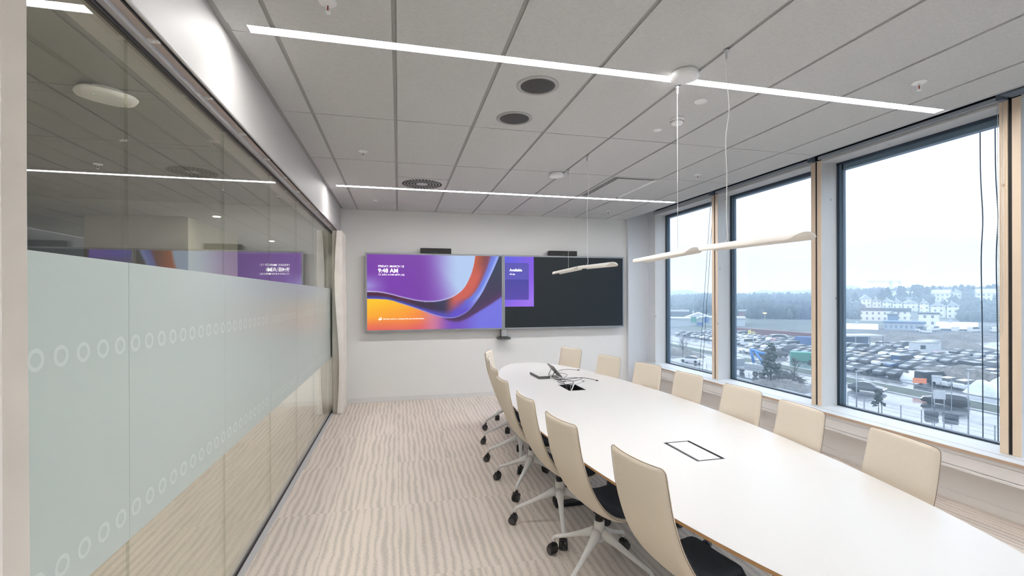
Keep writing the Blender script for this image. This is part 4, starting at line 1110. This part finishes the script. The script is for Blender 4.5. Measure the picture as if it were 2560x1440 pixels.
house('site_offices', 2210, 2311, 804, 825, 246, 'stacked blue-grey site offices with bands of windows', wall='facade_blue', roof='shed_blue', gable=False, group='sheds and halls round the car park')
house('storage_tent', 2343, 2443, 806, 823, 252, 'long white storage tent with a blue-grey front', wall='shed_blue', roof='snowy_white', rh=2.6, group='sheds and halls round the car park', depth=9)
house('storage_tent', 2116, 2193, 810, 827, 240, 'low pale arched tents left of the site offices', wall='shed_wall', roof='snowy_white', rh=2.2, group='sheds and halls round the car park', depth=8)
house('warehouse', 1676, 1745, 795, 817, 226, 'long pale grey warehouse seen through the farthest window', wall='shed_wall', roof='roof_pale', gable=False, group='sheds and halls round the car park', depth=12)
house('warehouse', 1749, 1863, 793, 818, 222, 'pale warehouse behind the post between the two farther windows', wall='shed_wall', roof='roof_pale', gable=False, group='sheds and halls round the car park', depth=12)
house('arched_hall', 1708, 1785, 782, 797, 262, 'arched white hall roof behind the pale warehouse', wall='shed_wall', roof='snowy_white', rh=3.0, group='sheds and halls round the car park', depth=16)
house('brick_building', 1838, 1870, 776, 797, 262, 'low red brick building at the left of the second window', wall='brick_red', roof='roof_pale', gable=False, group='sheds and halls round the car park')
house('dark_hall', 1676, 1722, 776, 792, 290, 'low dark flat-roofed hall behind the warehouse at the far left window', wall='roof_dark', roof='roof_pale', gable=False, rh=.8, group='sheds and halls round the car park')
for uL, uR, vT, vB, mm, lab in ((1727, 1741, 792, 806, 'container_green', 'green panel hung on the pale warehouse front'), (1759, 1772, 792, 806, 'container_blue', 'upper blue panel hung on the pale warehouse front'), (1742, 1758, 806, 815, 'container_blue', 'lower blue panel hung on the pale warehouse front')):
    a = at(uL, vB, 219.5); c = at(uR, vB, 219.5); tp = at(uL, vT, 219.5)
    ang = math.atan2(c.y - a.y, c.x - a.x); o = MB().box(0, (c - a).length, 0, .25, 0, tp.z - a.z).build('wall_banner', mm); o.location = a; o.rotation_euler = (0, 0, ang); tag(o, lab, 'banner', 'coloured panels on the warehouse')
# woodland: a mass nobody could count
rnd = random.Random(3)
tb = bmesh.new(); bmesh.ops.create_icosphere(tb, subdivisions=1, radius=1); tb.verts.index_update()
tv = [tuple(v.co) for v in tb.verts]; tf = [tuple(v.index for v in f.verts) for f in tb.faces]; tb.free()
V, Fc = [], []
def blob(x, y, z, rx, rz, jit):
    o_ = len(V)
    for (a, b_, c_) in tv:
        q = 1 + rnd.uniform(-jit, jit); V.append((x + a * rx * q, y + b_ * rx * q, z + c_ * rz * q))
    Fc.extend(tuple(i + o_ for i in f) for f in tf)
for k in range(8500):
    tdeg = rnd.uniform(26, 64); th = R_(tdeg)
    if tdeg < 37: d = rnd.uniform(300, 640)
    elif tdeg < 48.6: d = rnd.uniform(252, 560) if rnd.random() < .7 else rnd.uniform(252, 300)
    elif tdeg < 50.6: d = rnd.uniform(345, 600)
    elif tdeg < 57.3:
        d = rnd.uniform(455, 640)
        if rnd.random() < .03: d = rnd.uniform(430, 455)
    else: d = rnd.uniform(455, 640) if rnd.random() < .6 else rnd.uniform(345, 440)
    x, y = d * sin(th), d * cos(th)
    if any((x - a) ** 2 + (y - b_) ** 2 < q * q for a, b_, q in BUILT) or any(abs(tdeg - a) < b_ and q - 42 < d < q for a, b_, q in FRONTS): continue
    h = rnd.uniform(4.5, 8.5); r_ = h * rnd.uniform(.16, .30)
    blob(x, y, hgt(x, y) + h * .42, r_ * 1.2, h * .46, .38)
me = bpy.data.meshes.new('woodland'); me.from_pydata(V, [], Fc); me.materials.append(MATS['bare_trees']); me.polygons.foreach_set('use_smooth', [True] * len(Fc))
o = bpy.data.objects.new('woodland', me); col.objects.link(o)
tag(o, 'dense bare grey woodland covering the hazy hillsides beyond the car park', 'woodland', kind='stuff')

# covered parking shed
t = empty('carport', gp(121.5, 103), R_(-12)); tag(t, 'long low open shed with a white roof edge behind the parked cars', 'shed')
MB().box(-6, 6, -3, 3, 2.9, 3.25).build('roof', 'roof_pale', t); MB().box(-5.9, 5.9, 2.6, 2.9, 0, 2.9).build('wall', 'shed_blue', t)
for x in (-5.7, -2, 2, 5.7): MB().box(x - .1, x + .1, -2.8, -2.6, 0, 2.9).build('post', 'galvanised', t)
def container(x, y, rz, L, m_, lab, W=2.44, H=2.6, group='shipping containers and cabins'):
    t = empty('shipping_container', gp(x, y), R_(rz)); tag(t, lab, 'container', group)
    b = MB(); b.box(-L/2, L/2, -W/2, W/2, 0.12, H)
    n_ = int(L / .28)
    for k in range(n_):
        xx = -L/2 + (k + .5) * L / n_
        b.box(xx - .05, xx + .05, -W/2 - .03, -W/2, .2, H - .1)
    b.build('corrugated_box', m_, t)
    d = MB(); d.box(L/2, L/2 + .04, -W/2 + .1, -.03, .2, H - .1).box(L/2, L/2 + .04, .03, W/2 - .1, .2, H - .1); d.build('doors', m_, t)
    return t
for k, (lab) in enumerate(('dark red container, leftmost of the long red line', 'dark red container, second in the red line', 'dark red container, third in the red line', 'dark red container at the right end of the red line')):
    container(120.5 + k * 1.4, 146 - k * 7.6, -78, 7.2, 'container_red', lab, H=2.2)
container(84.0, 82.4, -40, 4.6, 'container_green', 'green container standing among the parked cars in the second window', H=2.0)
container(112, 109.5, -60, 6.0, 'container_blue', 'blue cabin at the right edge of the second window', H=2.3)
for k, (x, y, lab) in enumerate(((123, 86, 'small white site cabin behind the car park, front one'), (128, 88.5, 'small white site cabin behind the front one'))):
    t = empty('site_cabin', gp(x, y), R_(-15 + 20 * k)); tag(t, lab, 'cabin', 'shipping containers and cabins')
    MB().box(-2.6, 2.6, -1.2, 1.2, .2, 2.7).build('cabin_box', 'snowy_white', t); MB().box(-1.8, -.6, -1.23, -1.2, 1.2, 2.1).build('cabin_window', 'car_glass', t); MB().box(-2.7, 2.7, -1.3, 1.3, 2.7, 2.85).build('roof', 'roof_pale', t)

# cars -----------------------------------------------------------------
SED = [(-2.22,.36,.62,.62,.70,.60),(-2.16,.26,.84,.84,.82,.70),(-1.72,.22,.94,.98,.88,.66),(-1.08,.2,.94,1.36,.90,.60),(-.25,.2,.93,1.44,.90,.62),(.45,.2,.92,1.38,.90,.60),(1.18,.2,.90,.94,.89,.72),(1.98,.22,.76,.78,.84,.70),(2.22,.32,.55,.55,.68,.58)]
EST = [(-2.30,.36,.75,.78,.74,.62),(-2.24,.26,.92,1.02,.84,.66),(-1.98,.22,.95,1.38,.88,.62),(-1.2,.2,.95,1.47,.90,.62),(-.25,.2,.94,1.48,.90,.63),(.45,.2,.93,1.40,.90,.60),(1.18,.2,.91,.95,.89,.72),(2.0,.22,.78,.80,.84,.70),(2.26,.32,.55,.55,.68,.58)]
VAN = [(-2.5,.36,1.1,1.85,.92,.84),(-2.44,.26,1.15,1.95,.95,.86),(-1.2,.22,1.15,1.98,.96,.86),(0,.22,1.15,1.98,.96,.86),(.9,.22,1.14,1.92,.96,.84),(1.62,.22,1.08,1.14,.95,.84),(2.3,.24,.86,.90,.92,.80),(2.48,.34,.6,.6,.80,.7)]
def car_body(b, S, paint):
    rings = []
    for (x, zb, zl, zt, w0, wr) in S:
        rings.append([b.bm.verts.new(p) for p in ((x,-w0*.94,zb),(x,-w0,zb+(zl-zb)*.55),(x,-w0*.96,zl),(x,-wr,zt),(x,wr,zt),(x,w0*.96,zl),(x,w0,zb+(zl-zb)*.55),(x,w0*.94,zb))])
    for i, (A, B) in enumerate(zip(rings, rings[1:])):
        ha, hb = S[i][3] - S[i][2], S[i+1][3] - S[i+1][2]
        for k in range(8):
            g_ = (k in (2, 4) and max(ha, hb) > .2) or (k == 3 and abs(ha - hb) > .25)
            b.m('car_glass' if g_ else paint); b._f([A[k], A[(k+1) % 8], B[(k+1) % 8], B[k]], False)
    b.m(paint); b._f(list(reversed(rings[0]))); b._f(rings[-1])
def car_wheel(b, x, y): b.m('tyre').lathe([(.001,-.11),(.32,-.11),(.33,0),(.32,.11),(.001,.11)], n=12, smooth=False, M=Matrix.Translation((x, y, .33)) @ Matrix.Rotation(pi/2, 4, 'X'))
CM = {}
HEAPS_LATER = []
def far_car(kind, paint):
    if (kind, paint) not in CM:
        b = MB(); S = {'saloon': SED, 'estate': EST, 'van': VAN}[kind]; car_body(b, S, 'paint_' + paint)
        for x in (-1.38, 1.38):
            for y in (-.80, .80): car_wheel(b, x, y)
        b.m('car_lamp_red' if False else 'paint_red').box(S[1][0] - .01, S[1][0] + .1, -.8, -.5, .68, .82).box(S[1][0] - .01, S[1][0] + .1, .5, .8, .68, .82)
        o = b.build('parked_car'); CM[(kind, paint)] = o; return o
    o = CM[(kind, paint)].copy(); col.objects.link(o); return o
rowsx = [(84, 46, 101, 'front row of the car park, nearest the street'), (95, 50, 150, 'second row of the car park'), (100.3, 50, 150, 'third row of the car park'), (111, 56, 158, 'fourth row of the car park'), (116.3, 60, 128, 'fifth row of the car park'), (128, 66, 100, 'back row of the car park')]
NTH = ['front', 'second', 'third', 'fourth', 'fifth', 'back']
for ri, (x, ya, yb, where) in enumerate(rowsx):
    y = ya; row = []
    while y < yb:
        if rnd.random() > .10 and not (ri == 0 and 79 < y < 88) and not (ri == 3 and 105 < y < 114) and not (ri == 5 and 82 < y < 92) and not (ri == 2 and 60.5 < y < 66.5):
            row.append((y, rnd.choices(('saloon', 'estate', 'van'), (6, 5, .7))[0], rnd.choices(('white', 'silver', 'grey', 'black', 'blue', 'red'), (5, 3, 3, 3, 1.3, .5))[0]))
        y += rnd.uniform(2.45, 2.75)
    for n_, (y, kind, paint) in enumerate(row):
        o = far_car(kind, paint); o.location = gp(x + rnd.uniform(-.3, .3), y, .03); o.rotation_euler = (0, 0, R_((180 if ri % 2 else 0) + rnd.uniform(-3, 3) + (180 if rnd.random() < .3 else 0)) - Ad)
        th = math.degrees(math.atan2(*gp(x, y)[:2])); win = 'large window' if th > 47.8 else ('second window' if th > 37.5 else 'farthest window')
        nb = lambda q: '%s %s' % (row[q][2], row[q][1])
        if 0 < n_ < len(row) - 1: w_ = 'between %s and %s' % (nb(n_ + 1), nb(n_ - 1))
        else: w_ = 'at the end beside %s' % nb(1 if n_ == 0 else n_ - 1)
        tag(o, '%s %s in the %s car park row, %s, %s' % (paint, kind, NTH[ri], win, w_), 'car', 'cars parked outside')
for k, (x, y, rz, S, paint, lab) in enumerate(((60, 86.8, 118, SED, 'white', 'white saloon car on the wet street below the farthest window'), (66.5, 54.0, 205+90, SED, 'grey', 'dark saloon car driving on the wet street, left one in the large window'),
        (68.0, 45.0, 118, EST, 'black', 'black estate car with a lit red tail lamp on the wet street'), (116, 121, -60, VAN, 'white', 'white van in the open yard behind the parked cars'), (101.5, 63.5, 70, VAN, 'black', 'tall black van at the right end of the parked cars'))):
    px_ = x; 
    t = empty('street_car' if S is not VAN else 'parked_van', (x, y, G + .03), R_(rz)); tag(t, lab, 'car' if S is not VAN else 'van', 'cars on the street' if S is not VAN else 'vans beyond the car park')
    b = MB(); car_body(b, S, 'paint_' + paint); b.build('body', None, t)
    for xw in (-1.38, 1.38):
        for yw in (-.80, .80): w_ = MB(); car_wheel(w_, xw, yw); w_.build('wheel', None, t)
    for sy in (-1, 1):
        MB().box(S[1][0] - .02, S[1][0] + .12, sy * .66 - .14, sy * .66 + .14, .70, .84).build('tail_lamp', 'car_lamp_red' if paint == 'black' and S is EST else 'paint_red', t)
        MB().box(S[-2][0] + .05, S[-2][0] + .22, sy * .60 - .16, sy * .60 + .16, .58, .70).build('headlamp', 'car_lamp_white', t)

for k, (x, y, rz) in enumerate(((205, 139, 10), (209, 134.5, 25), (213, 131, 5), (218, 128, 40), (196, 137, 80), (190, 132, 60))):
    o = far_car('van', 'white'); o.location = (x, y, G + .03); o.rotation_euler = (0, 0, R_(rz)); tag(o, 'white van standing in front of the long white storage tent', 'van', 'white vans by the storage tent')
for k, (x, y, w_, l_, h_) in enumerate(((150, 104, 5, 9, 2.2), (158, 118, 4, 8, 1.8), (170, 108, 5, 8, 2.4), (146, 92, 3, 6, 1.4))):
    HEAPS_LATER.append((x, y, w_, l_, h_, k))
# boom lift on a truck
t = empty('boom_lift', (61, 70.5, G), R_(100)); tag(t, 'blue boom lift folded on the back of a pale truck beside the street', 'boom lift')
MB().box(-3.4, 2.2, -1.15, 1.15, .9, 1.25).build('flatbed', 'galvanised', t)
MB().box(2.3, 4.1, -1.15, 1.15, .6, 2.7).build('cab', 'paint_silver', t, bevel=.15)
MB().box(3.2, 4.12, -1.0, 1.0, 1.6, 2.4).build('windscreen', 'car_glass', t)
MB().box(-2.8, 1.0, -.8, .8, 1.25, 2.1).build('engine_box', 'paint_silver', t, bevel=.1)
MB().tube([(-2, 0, 2.1), (-2.9, 0, 3.9)], .26, 6).tube([(-2.9, 0, 3.9), (.2, 0, 4.5)], .26, 6).tube([(.2, 0, 4.5), (-.4, 0, 2.2)], .22, 6).tube([(-2.5, .3, 2.4), (-1.0, .3, 4.2)], .2, 6).build('boom', 'lift_blue', t)
for x in (-2.6, -1.5, 2.9):
    for y in (-1, 1):
        w_ = MB().m('tyre').lathe([(.001,-.14),(.48,-.14),(.48,.14),(.001,.14)], n=14, smooth=False, M=Matrix.Translation((x, y, .48)) @ Matrix.Rotation(pi/2, 4, 'X')); w_.build('wheel', None, t)
# excavators
for k, (u, d, lab) in enumerate(((1870, 178, 'small yellow excavator before the field, left one'), (1881, 178, 'small yellow excavator before the field, right one'))):
    p = at(u, 800, d); t = empty('excavator', (p.x, p.y, G), R_(40 + 30 * k)); t.scale = (.7, .7, .7); tag(t, lab, 'excavator', 'excavators by the field')
    MB().box(-1.5, 1.5, -1.1, 1.1, 0, .7).build('tracks', 'tyre', t); MB().box(-1.6, .9, -1.1, 1.1, .8, 1.7).box(-.2, .9, -1.0, .1, 1.7, 2.7).build('cab', 'machine_yellow', t)
    MB().tube([(.9, 0, 1.4), (2.6, 0, 3.3), (4.0, 0, 1.8)], .2, 6).box(3.6, 4.3, -.4, .4, .9, 1.6).build('boom', 'machine_yellow', t)
# tower crane
p = at(2228, 730, 690); t = empty('tower_crane', (p.x, p.y, G + 5), R_(-35)); tag(t, 'pale tower crane rising above the hill, far off in the haze', 'crane')
b = MB(); 
for sx_ in (-.9, .9):
    for sy_ in (-.9, .9): b.tube([(sx_, sy_, 0), (sx_, sy_, 27)], .18, 4)
for k in range(13): b.tube([(-.9, -.9, k*2), (.9, -.9, k*2+2), (-.9, -.9, k*2+2)], .1, 4)
b.build('mast', 'galvanised', t)
b = MB(); b.box(-22, 9, -.4, .4, 24.6, 25.2); b.tube([(-22, 0, 25.2), (0, 0, 28.5), (9, 0, 25.2)], .12, 4); b.tube([(-22, 0, 26.0), (0, 0, 26.6)], .12, 4); b.build('jib', 'galvanised', t)
MB().box(6.5, 9, -.8, .8, 22.8, 24.6).build('counterweight', 'kerb_stone', t); MB().box(-1.6, -.2, -1, 1, 22.6, 24.6).build('cab', 'galvanised', t)

# trees ------------------------------------------------------------------
def pine(x, y, zb, h, lab, group, crown=.24):
    t = empty('pine_tree', (x, y, zb)); tag(t, lab, 'tree', group)
    MB().tube([(0, 0, 0), (0, 0, h * .9)], [h * .02, h * .006], 6).build('trunk', 'bark', t)
    b = MB().m('pine_dark')
    for k in range(95):
        f = rnd.random() ** .8; r = crown * h * (1 - f) * .75 + .06 * h; a = rnd.uniform(0, 2*pi)
        q_ = rnd.uniform(.3, 1) ** .6; b.sphere((cos(a) * r * q_, sin(a) * r * q_, h * (.30 + .68 * f)), h * .042 * (1.3 - f * .5), 1, (1.3, 1.3, .7), .45)
    b.build('crown', None, t, recalc=False)
def bare(x, y, h, lab, group='bare young trees by the street'):
    t = empty('bare_tree', (x, y, G)); tag(t, lab, 'tree', group)
    MB().tube([(0, 0, 0), (.05, 0, h * .45), (0, .05, h * .8)], [.07, .05, .02], 6).build('trunk', 'bark', t)
    b = MB()
    for k in range(46):
        f = rnd.uniform(.32, .8); a = rnd.uniform(0, 2*pi); L_ = h * (1 - f) * rnd.uniform(.5, 1.0) * .9; z0 = h * f
        q = Vector((cos(a) * L_ * .55, sin(a) * L_ * .55, z0 + L_ * .75)); b.tube([(0, 0, z0), q * 1.0], [.022, .008], 4)
        for s_ in range(3): b.tube([(q.x * .6, q.y * .6, z0 + L_ * .45), (q.x + rnd.uniform(-.4, .4), q.y + rnd.uniform(-.4, .4), q.z + rnd.uniform(-.1, .3))], [.012, .005], 3)
    b.build('branches', 'twigs', t, recalc=False)
bare(64.7, 72.1, 4.6, 'slim bare tree left of the dark pine in the second window')
bare(64.7, 65.0, 4.0, 'bare spreading tree beside the brush heap in the second window')
bare(62.5, 93.5, 5.0, 'thin bare street tree in the farthest window')
pine(56.4, 61.2, G, 6.8, 'tall thin dark pine tree standing in the second window', 'pines near the building', .2)
pine(71.2, 66.5, G, 5.6, 'dark bushy pine at the right edge of the second window', 'pines near the building', .34)
pine(56.2, 44.2, G, 2.4, 'small lone pine sapling at the foot of the large window view', 'pines near the building', .34)
for k, (u, v, d, h) in enumerate(((2138, 712+18, 440, 11), (2206, 722, 430, 11), (2219, 718, 425, 12), (2250, 714, 470, 13), (2258, 716, 465, 12), (2284, 712, 480, 14), (2294, 711, 480, 14), (2304, 713, 485, 13), (2318, 716, 480, 11), (2334, 714, 500, 11), (2350, 715, 505, 12), (2388, 713, 520, 12), (2404, 711, 520, 13), (2420, 712, 520, 13), (2432, 714, 520, 11), (2470, 712, 510, 12), (2486, 710, 505, 14))):
    p = at(u, v, d); pine(p.x, p.y, p.z - h, h, 'dark conifer on the skyline above the hillside houses, seen through the large window', 'conifers on the skyline', .30)

# heaps, signs, lamps and fence ------------------------------------------
def heap(x, y, w_, l_, h, m_, name, lab, cat='heap', rz=0):
    b = MB().m(m_); n_ = 20; g_ = []
    for i in range(n_ + 1):
        row = []
        for j in range(n_ + 1):
            a, c = i / n_ * 2 - 1, j / n_ * 2 - 1; q = max(0, 1 - a*a - c*c)
            row.append(b.bm.verts.new((a * l_, c * w_, h * q ** .8 * (1 + .25 * sin(a * 7 + c * 5) + rnd.uniform(-.06, .06)))))
        g_.append(row)
    for r0, r1 in zip(g_, g_[1:]):
        for k in range(n_): b._f([r0[k], r0[k+1], r1[k+1], r1[k]], True)
    o = b.build(name); o.location = (x, y, G - .02); o.rotation_euler = (0, 0, R_(rz)); return tag(o, lab, cat, 'heaps beside the street')
heap(84.0, 60.5, 2.0, 3.8, 1.2, 'snowy_white', 'gravel_heap', 'pale gravel heap between the pavement and the parked cars', rz=-70)
heap(88.5, 56.5, 3.0, 7.0, 2.3, 'soil_heap', 'soil_heap', 'dark soil heap behind the white tarpaulin', rz=-60)
heap(81.2, 47.2, 2.2, 3.6, 2.2, 'snowy_white', 'tarpaulin_mound', 'big white tarpaulin mound at the right edge of the large window', rz=-75)
b = MB().m('twigs')
for k in range(260):
    a, q = rnd.uniform(0, 2*pi), math.sqrt(rnd.random()); x_, y_ = cos(a) * q * 3.0, sin(a) * q * 2.0; z_ = 1.9 * (1 - q * q) * rnd.uniform(.3, 1)
    d_ = Vector((rnd.uniform(-1, 1), rnd.uniform(-1, 1), rnd.uniform(-.1, .5))).normalized() * rnd.uniform(.5, 1.1)
    b.tube([Vector((x_, y_, max(.05, z_))) - d_, Vector((x_, y_, z_ + .15)) + d_], [.05, .02], 4)
o = b.build('brush_heap', recalc=False); o.location = (61.5, 63.5, G + .1); tag(o, 'heap of cut branches beside the street in the second window', 'brush heap', 'heaps beside the street')
heap(66.5, 100.0, 2.2, 7, 1.4, 'soil_heap', 'soil_heap', 'long low soil bank by the street in the farthest window', rz=-80)
heap(57.5, 60.0, 2.0, 5, 1.0, 'soil_heap', 'rubble_heap', 'low rubble heap at the bottom right of the second window', rz=-60)
for (x, y, w_, l_, h_, k) in HEAPS_LATER:
    heap(x, y, w_, l_, h_, 'soil_heap', 'soil_heap', ['dark soil heap beyond the car park, left of the site cabins', 'low dark soil heap farthest toward the field', 'broad dark soil heap before the site offices', 'small dark soil heap just behind the last parked cars'][k], rz=-60 + 20 * k)
def sign(x, y, w_, h, zb, m_, lab, rz=-40, posts_=2, lettering=None):
    t = empty('road_sign', (x, y, G), R_(rz)); tag(t, lab, 'sign', 'signs along the street')
    MB().box(-w_/2, w_/2, -.03, .03, zb, zb + h).build('sign_panel', m_, t)
    for sx_ in ((-w_*.4, w_*.4) if posts_ == 2 else (0,)): MB().tube([(sx_, .06, 0), (sx_, .06, zb + h * .8)], .05, 6).build('post', 'galvanised', t)
    if lettering: text(lettering, .62, (-.22, -.04, zb + .1), t, mname='roof_dark')
sign(74.6, 52.6, 1.6, .75, 1.1, 'sign_orange', 'orange warning board on posts beside the street')
sign(79.4, 53.6, 1.2, 1.0, .9, 'snowy_white', 'white board standing on the pavement right of the orange board')
sign(61.9, 69.8, .8, .8, 1.7, 'snowy_white', 'small white P parking sign on a post by the truck', posts_=1, lettering='P')
sign(61.0, 40.9, 1.1, 1.0, 2.0, 'snowy_white', 'white board hung on a tall frame in front of the black estate car')
t = empty('steel_frame', (60.6, 40.4, G), R_(-48)); tag(t, 'tall pale steel gate frame with dark sandbags at its foot', 'frame')
MB().box(-.86, -.8, -.03, .03, 0, 4.6).box(.8, .86, -.03, .03, 0, 4.6).box(-.86, .86, -.03, .03, 4.54, 4.6).build('frame_tube', 'galvanised', t)
MB().box(-1.5, -.3, -.5, .5, 0, .7).box(.1, 1.4, -.5, .5, 0, .65).build('sandbags', 'roof_dark', t, bevel=.15)
for x, y, h, lab in ((55.5, 46.4, 4.6, 'slim lamp post at the left of the large window view'), (59.6, 37.2, 6.0, 'slim lamp post near the black estate car'), (82, 71.5, 6, 'lamp post in front of the parked cars in the large window'), (70, 80.5, 6.5, 'lamp post beside the verge in the second window'), (71, 76, 5.5, 'thin lamp post near the green container'), (69, 108, 6, 'lamp post beside the street in the farthest window, left one'), (68.5, 101, 6, 'lamp post beside the street in the farthest window, right one')):
    t = empty('street_lamp', (x, y, G)); tag(t, lab, 'street lamp', 'street lamps')
    MB().tube([(0, 0, 0), (0, 0, h)], [.07, .045], 8).build('pole', 'galvanised', t); MB().box(-.1, .9, -.12, .12, h - .04, h + .06).build('lamp_head', 'galvanised', t)
t = empty('site_fence', (56.7, 37, G)); tag(t, 'low wire site fence running along the near side of the street', 'fence')
fn = MB()
for k in range(22):
    y = -6 + k * 2.2; MB().box(-.04, .04, y - .04, y + .04, 0, 1.3).build('fence_post', 'galvanised', t)
for z_ in (.3, .7, 1.1, 1.28): fn.box(-.012, .012, -6, 40.2, z_, z_ + .025)
fn.build('wire', 'galvanised', t)
for u, v, d, lab in ((1912, 783, 247, 'glowing orange floodlight below the woods in the second window'), (2305, 768, 372, 'small glowing floodlight among the hillside houses')):
    p = at(u, v, d); t = empty('floodlight', (p.x, p.y, p.z)); tag(t, lab, 'floodlight', 'floodlights switched on outdoors')
    MB().sphere((0, 0, 0), .6, 2, (1.5, 1.5, .6)).build('lamp', 'glow_orange', t); MB().tube([(0, 0, -.5), (0, 0, -9)], .12, 6).build('pole', 'galvanised', t)

# winter haze lying over the valley
mt = bpy.data.materials.new('haze'); mt.use_nodes = True; t_ = mt.node_tree; t_.nodes.clear(); MATS['haze'] = mt
vo = t_.nodes.new('ShaderNodeVolumeScatter'); vo.inputs['Color'].default_value = (.70, .86, 1, 1); vo.inputs['Density'].default_value = .0014; vo.inputs['Anisotropy'].default_value = 0
oo = t_.nodes.new('ShaderNodeOutputMaterial'); t_.links.new(vo.outputs[0], oo.inputs['Volume'])
hz = MB().box(14, 1700, -120, 1700, G - 1, 60).build('haze', 'haze'); struct(hz)
